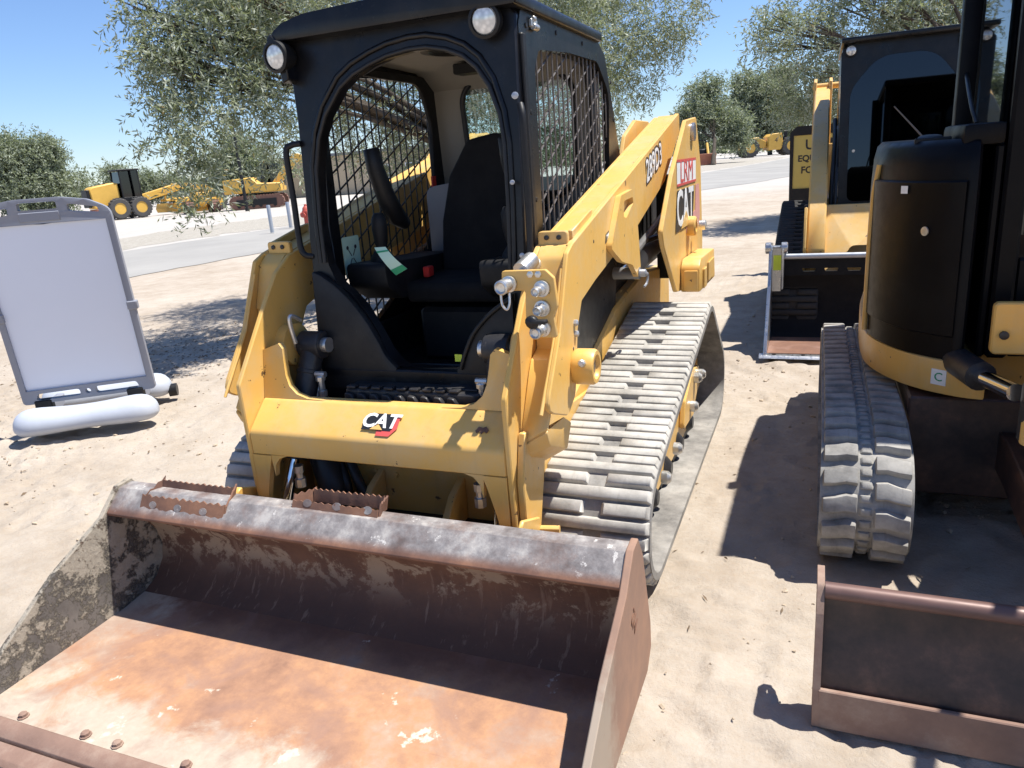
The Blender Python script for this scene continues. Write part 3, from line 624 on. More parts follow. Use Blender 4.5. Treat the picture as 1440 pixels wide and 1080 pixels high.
bm = BM(); tube(bm, smoothpath([(-.44, -.02, .965), (-.445, -.03, 1.05), (-.44, -.02, 1.075), (-.43, .02, 1.05)], 5), .009, 8); obj('lock_pin', bm, 'zinc', LD)
# coupler
bm = BM(); prism(bm, [(-.30, .22), (-.30, .36), (-.34, .44), (-.31, .46), (-.16, .40), (-.12, .22)], 'x', -.60, -.575); prism(bm, [(-.30, .22), (-.30, .36), (-.34, .44), (-.31, .46), (-.16, .40), (-.12, .22)], 'x', .585, .60); box(bm, -.574, .584, -.33, -.31, .20, .40)
cp = obj('coupler', bm, 'yellow', LD, .004)
bm = BM(); cyl(bm, (.535, -.17, .352), (.665, -.15, .355), .014, 12); cyl(bm, (.53, -.17, .352), (.55, -.17, .352), .024, 12); cyl(bm, (.545, -.17, .30), (.67, -.16, .30), .014, 12); obj('coupler_lever', bm, 'yellow2', LD, smooth=30)
# auxiliary hydraulic couplings on right-hand side of the picture
bm = BM(); prism(bm, rnd_poly([(.500, 1.185), (.505, 1.250), (.655, 1.252), (.683, 1.225), (.69, 1.135), (.675, 1.10), (.683, 1.03), (.60, 1.03), (.578, 1.08), (.583, 1.185)], .008, 2), 'y', -.115, -.098)
qb = obj('coupling_bracket', bm, 'yellow', LD, .002)
for x, z, r, L_ in ((.530, 1.208, .024, .062), (.642, 1.192, .015, .055), (.640, 1.128, .016, .045), (.638, 1.062, .020, .065)):
    bm = BM(); lathe(bm, [(.027, 0), (.027, .009), (.020, .011), (.020, .024), (r*.75, .032), (r*.75, L_*.6), (r, L_*.62), (r, L_), (r*.8, L_+.004), (r*.55, L_-.002), (.0, L_-.004)], (x, -.115, z), (-.10, -1, -.05), 20); obj('hydraulic_coupling', bm, 'zinc', qb, smooth=30)
bm = BM(); lathe(bm, [(.012, 0), (.022, .008), (.024, .022), (.012, .034)], (.628, -.165, 1.10), (-.2, -1, -.3), 12); box(bm, .63, .675, -.20, -.17, 1.092, 1.104); obj('rubber_cap', bm, 'hose', qb, .002)
for x in (.605, .632):
    bm = BM(); lathe(bm, [(.011, 0), (.011, .008), (.006, .01)], (x, -.115, 1.238), (0, -1, 0), 6); obj('bolt', bm, 'zinc', qb)
bm = BM(); tube(bm, smoothpath([(.52, -.17, 1.185), (.525, -.175, 1.15), (.54, -.175, 1.135), (.548, -.17, 1.155), (.545, -.16, 1.185)], 4), .004, 6); obj('cap_tether', bm, 'zinc', qb)
bm = BM(); cyl(bm, (.53, -.10, 1.208), (.55, .10, 1.24), .022, 12); cyl(bm, (.535, -.02, 1.235), (.55, .05, 1.262), .03, 12); obj('pipe_fitting', bm, 'zinc', qb)

# ---- cab
def CF(u, v, t): return (u, .09+.0743*(v-.747)+t, v)
outer = [(-.435, .72), (-.430, .95), (-.420, 1.25), (-.420, 1.80), (-.43, 2.0), (-.45, 2.085), (-.40, 2.125), (.0, 2.14), (.44, 2.125), (.497, 2.06), (.498, 1.2), (.498, .72)]
inner = [(-.057, .862), (-.10, .91), (-.14, .985), (-.198, 1.079), (-.25, 1.135), (-.30, 1.175), (-.345, 1.25), (-.355, 1.40), (-.350, 1.609), (-.325, 1.72), (-.289, 1.80), (-.213, 1.893), (-.15, 1.933), (-.076, 1.96), (.0, 1.98), (.088, 1.99), (.16, 1.989), (.235, 1.972), (.295, 1.947), (.345, 1.905), (.390, 1.84), (.425, 1.745), (.437, 1.65), (.440, 1.45), (.437, 1.22), (.425, 1.13), (.352, 1.063), (.305, 1.02), (.274, .97), (.245, .915), (.222, .855), (.20, .848), (-.03, .848)]
bm = BM(); plate(bm, outer, [inner], CF, 0, .05); cab = obj('cab', bm, 'black', LD, .006)
# raised rim round the opening
cxm, czm = .045, 1.5
def scalep(p, a, b): return (cxm+(p[0]-cxm)*a, czm+(p[1]-czm)*b)
i2 = [(-.372, 1.26), (-.376, 1.42), (-.368, 1.63), (-.342, 1.75), (-.30, 1.84), (-.22, 1.935), (-.155, 1.975), (-.076, 2.004), (.0, 2.024), (.088, 2.034), (.16, 2.033), (.24, 2.014), (.305, 1.985), (.36, 1.94), (.408, 1.865), (.443, 1.755), (.456, 1.65), (.459, 1.45), (.455, 1.22)]
i1 = [(-.352, 1.26), (-.356, 1.41), (-.350, 1.615), (-.325, 1.725), (-.287, 1.806), (-.211, 1.897), (-.148, 1.937), (-.074, 1.964), (.0, 1.984), (.088, 1.994), (.16, 1.993), (.236, 1.976), (.297, 1.95), (.347, 1.908), (.392, 1.842), (.427, 1.747), (.44, 1.65), (.443, 1.45), (.440, 1.22)]
bm = BM(); tube(bm, [CF(*p, -.001) for p in i2], .011, 8); obj('opening_rim', bm, 'black', cab, smooth=60)
bm = BM(); tube(bm, [CF(*p, -.004) for p in i1], .009, 8); obj('door_seal', bm, 'hose', cab, smooth=60)
# flared lower guards seen inside the opening
def curve2(P_, n=6): return [(q.x, q.y) for q in smoothpath([(a_, b_, 0) for a_, b_ in P_], n)]
fl = [(-.40, .76), (-.40, 1.23)]+curve2([(-.36, 1.215), (-.295, 1.172), (-.235, 1.118), (-.175, 1.045), (-.125, .965), (-.09, .90), (-.045, .853)])+[(-.05, .76)]
bm = BM(); prism(bm, fl, 'y', 0, 1, fn=lambda u, v, t: CF(u, v, -.035+.034*t)); obj('leg_guard', bm, 'plastic', cab, .008, 2)
fr_ = [(.455, .76), (.455, 1.14)]+curve2([(.43, 1.125), (.37, 1.08), (.315, 1.02), (.275, .955), (.25, .90), (.215, .853)])+[(.22, .76)]
bm = BM(); prism(bm, fr_, 'y', 0, 1, fn=lambda u, v, t: CF(u, v, -.035+.034*t)); obj('leg_guard', bm, 'plastic', cab, .008, 2)
bm = BM(); tube(bm, [CF(u, v, -.038) for u, v in smoothpath([(.45, 1.122, 0), (.37, 1.07, 0), (.30, 1.0, 0), (.262, .93, 0), (.235, .86, 0)], 4) and [(p.x, p.y) for p in smoothpath([(.45, 1.122, 0), (.37, 1.07, 0), (.30, 1.0, 0), (.262, .93, 0), (.235, .86, 0)], 4)]], .009, 8); obj('guard_edge', bm, 'plastic', cab, smooth=60)
# side panels with window holes
sp = rnd_poly([(.17, .72), (.20, 2.03), (.24, 2.095, .04), (1.16, 2.10, .12), (1.32, 2.03, .08), (1.56, 1.58), (1.50, 1.36), (1.35, .80), (1.35, .72)], .02, 4)
wh = rnd_poly([(.315, 1.0), (.34, 1.90, .05), (.39, 1.965, .05), (.75, 1.99), (1.18, 1.995, .12), (1.37, 1.87, .10), (1.33, 1.50, .06), (1.10, 1.19), (.52, .93, .05), (.36, .95, .04)], .05, 5)
for s, x in ((1, .472), (-1, -.43)):
    bm = BM(); plate(bm, sp, [wh], AX['x'], x, x+.028); obj('side_panel', bm, 'black', cab, .004)
    bm = BM(); xm = x+.014
    def segs(o_, dvec):
        o_ = Vector(o_); dv = Vector(dvec); ts = []
        for i in range(len(wh)):
            a_ = Vector(wh[i]); b_ = Vector(wh[(i+1) % len(wh)]); e = b_-a_; den = dv.x*e.y-dv.y*e.x
            if abs(den) < 1e-9: continue
            w_ = a_-o_; t_ = (w_.x*e.y-w_.y*e.x)/den; u_ = (w_.x*dv.y-w_.y*dv.x)/den
            if 0 <= u_ < 1: ts.append(t_)
        ts.sort(); return [(o_+dv*ts[i], o_+dv*ts[i+1]) for i in range(0, len(ts)-1, 2)]
    for k in range(18):
        for p, q in segs((.355+.060*k, 0), (0.02, 1)): tube(bm, [(xm, *p), (xm, *q)], .0038, 5)
    for k in range(22):
        for p, q in segs((0, .45+.088*k), (1, .50)): tube(bm, [(xm-.007, *p), (xm-.007, *q)], .0042, 5)
    obj('window_screen', bm, 'wirelit' if s > 0 else 'wire', cab, smooth=60)
    rv = BM(); lathe(rv, [(.009, 0), (.008, .004)], (0, 0, 0), (1, 0, 0), 8); rvm = mesh('panel_rivet', rv, 'plastic')
    for y, z in [(.27, 2.03), (.27, 1.75), (.27, 1.45), (.30, 1.15), (.6, 2.045), (.95, 2.045), (1.45, 1.75), (1.48, 1.55), (1.40, 1.92)]:
        obj('panel_rivet', rvm, None, cab, mtx=Matrix.Translation((x+.028 if s > 0 else x-.004, y, z)))
# outer corner tube and chromed edge on the near front post
bm = BM(); box(bm, .499, .512, .20, .235, 1.10, 2.0); obj('corner_strip', bm, 'plastic', cab, .004)
bm = BM(); tube(bm, smoothpath([(.508, .15, 1.77), (.520, .13, 1.735), (.522, .125, 1.64), (.522, .125, 1.40), (.518, .12, 1.24), (.508, .13, 1.22)], 4), .012, 10); obj('grab_rail', bm, 'plastic', cab, smooth=60)
for c_, q_ in (((.49, .155, 1.80), 1), ((.49, .12, 1.27), .8), ((.47, .125, 1.52), .7)):
    bm = BM(); lathe(bm, [(.010*q_, 0), (.012*q_, .004), (.012*q_, .010), (.007*q_, .012)], c_, (.2, -1, 0), 10); obj('latch_bolt', bm, 'galv', cab)
bm = BM(); box(bm, .500, .512, .30, .36, 2.03, 2.055); cyl(bm, (.512, .31, 2.03), (.512, .355, 2.03), .012, 8); cyl(bm, (.512, .31, 2.055), (.512, .33, 2.055), .010, 8); obj('roof_hinge', bm, 'zinc', cab, .002)
# roof with overhanging front lip
roof = rnd_poly([(-.485, .05), (.512, .05), (.525, 1.20), (.40, 1.34), (-.36, 1.34), (-.47, 1.20)], .05, 4)
bm = BM(); prism(bm, rnd_poly([(-.435, 2.075), (-.452, 2.105, .02), (-.40, 2.135, .05), (-.30, 2.155, .06), (.0, 2.165, .1), (.40, 2.155, .06), (.525, 2.115, .03), (.520, 2.075)], .01, 4), 'y', .125, 1.20); obj('roof', bm, 'black', cab, .012, 2)
bm = BM(); prism(bm, [(1.20, 2.08), (1.20, 2.148), (1.28, 2.12), (1.40, 1.96), (1.36, 1.95)], 'x', -.42, .47); obj('roof_rear', bm, 'black', cab, .01)
bm = BM(); prism(bm, [(-.43, 2.085), (-.425, 2.06), (-.40, 2.01), (-.395, 1.94), (-.425, 1.93), (-.435, 2.0), (-.465, 2.055), (-.470, 2.085), (-.452, 2.105)], 'y', .12, .21); obj('roof_ear', bm, 'black', cab, .004)
# ceiling lining, rear wall, window
bm = BM(); prism(bm, [(.25, 2.06), (.60, 2.07), (1.15, 2.06), (1.30, 1.95), (1.30, 1.93), (1.13, 2.035), (.60, 2.05), (.25, 2.045)], 'x', -.398, .468); obj('headliner', bm, 'headliner', cab)
bm = BM(); lathe(bm, [(.16, 0), (.16, .02), (.13, .024), (.12, .014), (.0, .012)], (.12, .55, 2.044), (0, 0, -1), 28); obj('roof_vent', bm, 'plastic', cab)
bm = BM(); box(bm, -.10, .14, .92, 1.02, 1.985, 2.03); obj('radio_panel', bm, 'interior', cab, .006)
def RW(u, v, t): return (u, 1.26+.06*(1.9-v)+t, v)
wo = [(-.400, .80), (.470, .80), (.470, 2.04), (-.400, 2.04)]; whole = rnd_poly([(-.215, 1.62), (-.225, 1.93), (-.10, 2.025), (.22, 2.025), (.36, 1.93), (.345, 1.48), (.16, 1.34), (-.08, 1.40)], .12, 6)
bm = BM(); plate(bm, wo, [whole], RW, 0, .03); obj('rear_wall', bm, 'headliner', cab)
bm = BM(); tube(bm, [RW(u, v, -.004) for u, v in whole]+[RW(*whole[0], -.004)], .014, 8); obj('window_seal', bm, 'hose', cab, smooth=60)
bm = BM(); prism(bm, whole, 'y', .012, .018, fn=RW); obj('rear_window', bm, 'glass', cab)
bm = BM(); box(bm, -.399, .469, .16, 1.28, .74, .76); box(bm, -.399, .469, 1.0, 1.24, .76, 1.02); obj('cab_floor', bm, 'interior', cab)
for s, x in ((1, .440), (-1, -.398)):
    bm = BM(); box(bm, x, x+.028, .16, 1.30, .75, .93 if s < 0 else 1.0); obj('lower_side_lining', bm, 'interior', cab)
for x0_, x1_ in ((-.396, -.375), (.445, .465)):
    bm = BM(); prism(bm, rnd_poly([(1.30, .9), (1.30, 2.02), (.42, 2.02), (.42, 1.99), (1.12, 1.985, .12), (1.20, 1.80, .1), (1.17, 1.50), (1.12, .9)], .02, 4), 'x', x0_, x1_); obj('corner_trim', bm, 'interior', cab, .004)
# headlights
for x, z, nm in ((-.425, 2.026, 0), (.402, 2.045, 1)):
    c_ = Vector(CF(x, z, -.038 if not nm else -.008)); dn = Vector((.05 if nm else -.1, -1, -.12)).normalized()
    bm = BM(); lathe(bm, [(.040, -.03), (.052, .0), (.056, .03), (.056, .045), (.046, .048), (.044, .038), (.0, .036)], c_, dn, 28); obj('headlight', bm, 'plastic', cab)
    bm = BM(); lathe(bm, [(.044, .0382), (.040, .043), (.02, .047), (.0, .048)], c_, dn, 24); obj('headlight_lens', bm, 'lens', cab)
# left grab handle
bm = BM(); tube(bm, smoothpath([(-.41, .155, 1.715), (-.445, .14, 1.71), (-.464, .13, 1.68), (-.462, .13, 1.50), (-.456, .12, 1.34), (-.44, .12, 1.295), (-.41, .135, 1.285)], 4), .012, 10); obj('grab_handle', bm, 'plastic', cab, smooth=60)
# sill and step
bm = BM(); box(bm, -.40, .44, .06, .125, .70, .846); obj('door_sill', bm, 'black', cab, .006)
bm = BM(); prism(bm, rnd_poly([(-.235, -.045, .05), (.375, -.045, .08), (.375, .12), (-.235, .12)], .03, 5), 'z', .705, .796); st = obj('step', bm, 'cyl', LD, .016, 3)
for k in range(9):
    bm = BM(); x = -.215+.055*k; prism(bm, [(x, .752), (x+.006, .786), (x+.030, .782), (x+.042, .764), (x+.047, .742), (x+.02, .734)], 'y', -.066, -.046); box(bm, x+.003, x+.042, -.046, -.012, .797, .808); obj('grip_cleat', bm, 'cyl', st, .003)
bm = BM(); box(bm, .19, .33, -.01, .085, .797, .803); obj('step_pad', bm, 'cyl', st, .002)
bm = BM(); box(bm, .04, .13, .122, .126, .80, .83); obj('decal', bm, 'palegreen', cab)
bm = BM(); box(bm, .185, .215, .118, .121, .872, .90); obj('decal', bm, 'lime', cab)
bm = BM(); tube(bm, [(-.06+.05*cos(a), .25+.05*sin(a), .775) for a in np.linspace(0, 2*pi, 18)], .006, 6); obj('floor_ring', bm, 'greyplastic', cab)
bm = BM(); box(bm, .452, .46, .03, .05, .78, .98); obj('wire_loom', bm, 'hose', LD, .004)
# seat
bm = BM(); prism(bm, rnd_poly([(.46, 1.035), (.44, 1.12, .04), (.88, 1.13), (.90, 1.0)], .03, 4), 'x', -.19, .27); seat = obj('seat', bm, 'seatfabric', LD, .03, 3)
bm = BM()
back = [(-.18, 1.10), (-.17, 1.35), (-.125, 1.55), (-.03, 1.70), (.10, 1.72), (.20, 1.69), (.26, 1.55), (.28, 1.35), (.28, 1.10)]
prism(bm, rnd_poly([(x, z, .05) for x, z in back], .05, 4), 'y', 0, 1, fn=lambda u, v, t: (u, .78+.12*(v-1.1)+.10*t, v)); obj('backrest', bm, 'seatfabric', seat, .025, 3)
bm = BM(); box(bm, -.18, .25, .52, .9, .76, 1.0); obj('seat_base', bm, 'interior', seat, .02)
bm = BM(); box(bm, -.155, -.125, .55, .60, 1.13, 1.175); obj('belt_buckle', bm, 'red', seat, .004)
bm = BM(); prism(bm, rnd_poly([(-.33, .96), (-.33, 1.50, .05), (-.15, 1.52, .05), (-.10, 1.0)], .02, 3), 'y', .98, 1.10); obj('storage_box', bm, 'greyplastic', LD, .02, 2)
# consoles and joysticks
for s in (-1, 1):
    o_ = .035
    cx = o_+s*.305
    bm = BM(); prism(bm, rnd_poly([(.29, 1.23, .03), (.30, 1.13, .05), (.42, 1.06, .08), (.62, 1.05), (.95, 1.08), (.95, 1.20), (.60, 1.215)], .03, 5), 'x', cx-.105, cx+.085); con = obj('console', bm, 'interior', LD, .02, 2)
    bm = BM(); lathe(bm, [(.055, 0), (.05, .02), (.03, .05), (.022, .06)], (cx+.0, .42, 1.22), (0, 0, 1), 18); lathe(bm, [(.020, .05), (.028, .08), (.034, .14), (.032, .18), (.02, .205)], (cx, .42, 1.22), (-.05*s, -.05, 1), 16); obj('joystick', bm, 'interior', LD, .002)
    bm = BM(); tube(bm, [(cx, .64, 1.36), (cx+.005, .56, 1.40), (cx+.005, .50, 1.48), (cx-.01, .465, 1.60), (cx-.015, .455, 1.685)], [.03, .045, .042, .038, .034], 12); obj('armrest', bm, 'plastic', LD, .004, smooth=50)
TQ = [Vector(q) for q in ((-.205, .262, 1.298), (-.150, .258, 1.300), (-.055, .248, 1.212), (-.112, .252, 1.186))]
def tagstrip(nm, a, b, mt, off):
    b_ = BM(); lft = lambda t: TQ[0].lerp(TQ[3], t); rgt = lambda t: TQ[1].lerp(TQ[2], t); o_ = Vector((0, -off, 0)); k_ = 8; rows = []
    for i_ in range(k_+1):
        t = a+(b-a)*i_/k_; bow = Vector((0, -.012*sin(pi*t), 0)); rows.append([b_.verts.new(q+o_+bow+e) for q in (lft(t), rgt(t)) for e in (Vector(), Vector((0, .0008, 0)))])
    for p_, q_ in zip(rows, rows[1:]):
        for u, v in ((0, 2), (2, 3), (3, 1), (1, 0)): b_.faces.new((p_[u], p_[v], q_[v], q_[u]))
    return b_
tg = obj('paper_tag', tagstrip('t', 0, 1, 0, 0), 'palegreen', LD)
obj('tag_band', tagstrip('t', .80, 1.0, 0, .002), 'decalgreen', tg); obj('tag_band', tagstrip('t', .13, .19, 0, .002), 'decalgreen', tg)
# sticker on far screen
bm = BM(); prism(bm, rnd_poly([(.33, 1.16), (.33, 1.335), (.455, 1.335), (.455, 1.16)], .01, 2), 'x', -.405, -.402); sk = obj('control_decal', bm, 'palegreen', LD)
for k in range(4):
    a_ = pi/4+pi/2*k; bm = BM(); y0, z0 = .3925, 1.2475
    tube(bm, [(-.4015, y0+.008*cos(a_), z0+.008*sin(a_)), (-.4015, y0+.035*cos(a_), z0+.045*sin(a_))], .0025, 4); lathe(bm, [(.009, 0), (.009, .001)], (-.402, y0+.042*cos(a_), z0+.058*sin(a_)), (1, 0, 0), 8); obj('decal_arrow', bm, 'decalblack', sk)
bm = BM(); box(bm, -.374, -.366, 1.13, 1.17, 1.46, 1.55); obj('red_flag_decal', bm, 'red', LD)

# ---- bucket
PI = [(-1.168, .029), (-.80, .034), (-.60, .040), (-.50, .052), (-.43, .085), (-.385, .14), (-.37, .20), (-.385, .27), (-.425, .335), (-.48, .385), (-.545, .412), (-.572, .424)]
PO = [(-1.168, .010), (-.60, .012), (-.48, .022), (-.40, .06), (-.355, .125), (-.343, .20), (-.36, .285), (-.405, .355), (-.47, .41), (-.53, .43)]
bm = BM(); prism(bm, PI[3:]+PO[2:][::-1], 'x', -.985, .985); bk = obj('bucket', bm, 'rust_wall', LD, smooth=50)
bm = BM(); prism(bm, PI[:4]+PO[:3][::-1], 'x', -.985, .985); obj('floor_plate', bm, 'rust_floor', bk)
bm = BM(); prism(bm, rnd_poly([(-.574, .422), (-.578, .434, .006), (-.498, .505, .006), (-.440, .508), (-.440, .496), (-.492, .490), (-.545, .430)], .004, 3), 'x', -.985, .985); obj('lip', bm, 'rust_lip', bk, smooth=60)
side = [(-1.16, .004), (-1.165, .045), (-1.05, .165), (-.83, .315), (-.60, .425), (-.505, .515), (-.44, .520), (-.385, .44), (-.30, .15), (-.298, .06), (-.36, .004)]
for s in (1, -1):
    bm = BM(); prism(bm, side, 'x', .986*s, 1.008*s); sp_ = obj('side_plate', bm, 'rust_side', bk, .003)
    bm = BM(); prism(bm, [(-1.17, .002), (-1.17, .05), (-.95, .07), (-.93, .002)], 'x', 1.009*s, 1.022*s); obj('side_cutter', bm, 'rust_edge', bk, .003)
text('painted_mark', 'M2', .07, mat4((1.0095, -.52, .30), (0, -.5, .8), (0, -.8, -.5), (1, 0, 0)), 'rust_plain', bk)
bm = BM(); prism(bm, [(-1.232, .004), (-1.228, .022), (-1.18, .031), (-1.1685, .031), (-1.1685, .004)], 'x', -1.0, 1.0); obj('cutting_edge', bm, 'rust_edge', bk, .002)
bm = BM(); prism(bm, [(-1.30, .0), (-1.285, .014), (-1.238, .020), (-1.238, .0)], 'x', -1.02, 1.02); obj('bolt_on_edge', bm, 'rust_edge', bk, .002)
for x in (-.80, -.525, -.395, -.13, .135, .40, .53, .80):
    bm = BM(); lathe(bm, [(.017, 0), (.018, .004), (.013, .005), (.013, .013), (.008, .017)], (x, -1.148, .029), (0, 0, 1), 8); obj('edge_bolt', bm, 'rust_edge', bk)
def serr(bm, a, b, hv, n, th):
    a = Vector(a); b = Vector(b); d = b-a; hv = Vector(hv); nrm = d.cross(hv).normalized()*th; low0, low1 = [], []; T0, T1 = [], []
    for k in range(n+1):
        p = a+d*(k/n); h_ = hv*(1-(.16 if k % 2 else 0)+random.uniform(-.04, .04)); p = p+nrm*random.uniform(-.3, .3)
        low0.append(bm.verts.new(p)); low1.append(bm.verts.new(p+nrm)); T0.append(bm.verts.new(p+h_)); T1.append(bm.verts.new(p+nrm+h_))
    for k in range(n):
        for q in ((low0[k], low0[k+1], T0[k+1], T0[k]), (low1[k+1], low1[k], T1[k], T1[k+1]), (T0[k], T0[k+1], T1[k+1], T1[k]), (low0[k+1], low0[k], low1[k], low1[k+1])): bm.faces.new(q)
    for k in (0, n): bm.faces.new((low0[k], T0[k], T1[k], low1[k]))
for x0, x1, yf, zf, hf, yb, zb, hb in ((-.86, -.43, -.545, .452, (0, .028, .050), -.455, .500, (0, .01, .034)), (-.205, .175, -.482, .502, (0, .012, .026), -.405, .495, (0, .012, .046))):
    bm = BM(); serr(bm, (x0+.02, yf, zf), (x1-.02, yf, zf), hf, 24, .006); serr(bm, (x0+.055, yb, zb), (x1-.04, yb, zb), hb, 24, .006)
    serr(bm, (x0+.055, yb, zb), (x0+.02, yf, zf), (0, .02, .044), 6, .006); serr(bm, (x1-.02, yf, zf), (x1-.04, yb, zb), (0, .02, .044), 6, .006)
    rl = obj('step_rail', bm, 'rust_plain', bk, smooth=25)
    for k in range(3):
        xh = x0+.08+.12*k; bm = BM(); hole_ = [(xh+.018*cos(2*pi*q/10), .012*sin(2*pi*q/10)) for q in range(10)]
        prism(bm, hole_, 'y', 0, 1, fn=lambda u, v, t: Vector((u, yf-.0075+.001*t+(v+.022)*.5, zf+.022+v))); obj('drain_hole', bm, 'rust_lip', rl)
# ------------------------------------------------------------------ second loader behind on the right
LB = thing('compact_track_loader', 'yellow compact track loader with a closed glass cab and black bucket, behind the excavator', 'track loader', (2.05, 5.4, 0))
C2 = [(y*1.18+4.15, z*1.22, r*1.2) for y, z, r in [(.205, .25, .225), (2.05, .25, .222), (1.62, .60, .21)]]
b2 = [bar_mesh('tread_bar', .38, .055, .024, 'darkrub', .7), bar_mesh('tread_bar', .165, .055, .024, 'darkrub', .7)]
loader_track(LB, 1.10, 1.48, C2, b2, 'darkrub'); loader_track(LB, 2.64, 3.02, C2, b2, 'darkrub')
bm = BM(); prism(bm, [(4.55, .30), (6.9, .34), (7.0, 1.5), (6.0, 1.55), (5.9, 1.1), (4.7, 1.1), (4.55, .8)], 'x', 1.50, 2.62); obj('chassis', bm, 'yellow2', LB, .01)
for s in (0, 1):
    X_ = (lambda a_, b_: (a_, b_)) if not s else (lambda a_, b_: (4.12-b_, 4.12-a_))
    bm = BM(); x0, x1 = X_(1.375, 1.515); prism(bm, [(6.6, 2.06), (6.6, 1.92), (5.1, 1.36), (4.60, .92), (4.40, .47), (4.24, .52), (4.16, .74), (4.32, 1.05), (4.9, 1.55), (6.35, 2.10)], 'x', x0, x1); ar = obj('loader_arm', bm, 'yellow2', LB, .012)
    x0, x1 = X_(1.35, 1.372); bm = BM(); prism(bm, [(4.12, .76), (4.28, 1.07), (4.34, 1.06), (4.46, .60), (4.34, .46), (4.22, .52)], 'x', x0, x1); obj('arm_plate', bm, 'yellow2', ar, .004)
    x0, x1 = X_(1.36, 1.40); bm = BM(); prism(bm, [(6.2, 1.3), (6.3, 2.15), (6.6, 2.2), (6.9, 1.2)], 'x', x0, x0+.03); prism(bm, [(6.2, 1.3), (6.3, 2.15), (6.6, 2.2), (6.9, 1.2)], 'x', x0+.145, x0+.175); cyl(bm, (x0-.01, 6.4, 2.11), (x0+.30, 6.4, 2.11), .03, 12); obj('rear_tower', bm, 'yellow2', LB, .004)
    bm = BM(); x0, x1 = X_(1.53, 1.575); tube(bm, smoothpath([(x0+.02, 4.5, .75), (x0+.02, 4.62, 1.2), (x0+.03, 4.8, 1.5), (x0+.03, 5.3, 1.75)], 5), .02, 8); tube(bm, smoothpath([(x0+.045, 4.5, .75), (x0+.05, 4.6, 1.25), (x0+.06, 4.9, 1.62), (x0+.05, 5.3, 1.7)], 5), .014, 8); obj('hydraulic_hose', bm, 'hose', LB, smooth=60)
bm = BM(); plate(bm, rnd_poly([(1.515, .60), (1.515, 1.10), (1.86, 1.10, .02), (1.88, .86, .1), (2.05, .84), (2.22, .86, .1), (2.25, 1.10, .02), (2.605, 1.10), (2.605, .60, .02), (2.50, .60, .05), (2.42, .80, .06), (1.70, .80, .06), (1.62, .62, .05)], .004, 4), [], lambda u, v, t: (u, 4.10+t+max(0, v-.72)*.80, v-.03), 0, .06); obj('crossbar', bm, 'yellow2', LB, .01, 2)
bm = BM(); plate(bm, rnd_poly([(1.60, 1.0), (1.575, 2.24, .03), (1.63, 2.305, .02), (2.46, 2.305, .02), (2.51, 2.24, .03), (2.49, 1.0)], .02, 3), [rnd_poly([(1.67, 1.08, .06), (1.655, 1.95, .22), (1.85, 2.19, .25), (2.24, 2.19, .25), (2.43, 1.95, .22), (2.42, 1.08, .06)], .1, 7)], lambda u, v, t: (u, 4.62+(v-1.0)*.06+t, v), 0, .06); cb2 = obj('cab', bm, 'black', LB, .008)
bm = BM(); plate(bm, rnd_poly([(1.668, 1.078, .06), (1.653, 1.952, .22), (1.848, 2.192, .25), (2.242, 2.192, .25), (2.432, 1.952, .22), (2.422, 1.078, .06)], .1, 7), [], lambda u, v, t: (u, 4.612+(v-1.0)*.06+t, v), 0, .006); obj('glass_door', bm, 'darkglass', cb2)
bm = BM(); box(bm, 1.585, 1.60, 4.75, 6.0, 1.0, 2.28); box(bm, 2.49, 2.505, 4.75, 6.0, 1.0, 2.28); box(bm, 1.60, 2.49, 5.98, 6.0, 1.0, 2.28); box(bm, 1.60, 2.49, 4.7, 5.98, .98, 1.0); obj('cab_wall', bm, 'black', cb2)
bm = BM(); box(bm, 1.57, 2.52, 4.60, 6.05, 2.306, 2.345); obj('roof', bm, 'black', cb2, .012, 2)
bm = BM(); box(bm, 1.86, 2.22, 5.3, 5.5, 1.1, 1.9); box(bm, 1.86, 2.22, 4.95, 5.4, 1.1, 1.3); obj('seat', bm, 'interior', cb2, .04, 2)
for x in (1.645, 2.44):
    bm = BM(); lathe(bm, [(.03, 0), (.045, .02), (.045, .03), (.036, .032)], (x, 4.695, 2.25), (0, -1, 0), 20); obj('headlight', bm, 'plastic', cb2)
    bm = BM(); lathe(bm, [(.036, .033), (.02, .038), (.0, .04)], (x, 4.695, 2.25), (0, -1, 0), 18); obj('headlight_lens', bm, 'lens', cb2)
bm = BM(); tube(bm, [(2.40, 4.60, 1.30), (2.36, 4.61, 1.36), (2.12, 4.635, 1.64), (1.98, 4.65, 1.80)], [.012, .010, .007, .005], 6); box(bm, 2.38, 2.42, 4.60, 4.63, 1.28, 1.32); obj('wiper', bm, 'wirelit', cb2)
bm = BM(); lathe(bm, [(.012, 0), (.012, .012)], (1.70, 4.635, 1.48), (0, -1, 0), 10); obj('door_knob', bm, 'zinc', cb2)
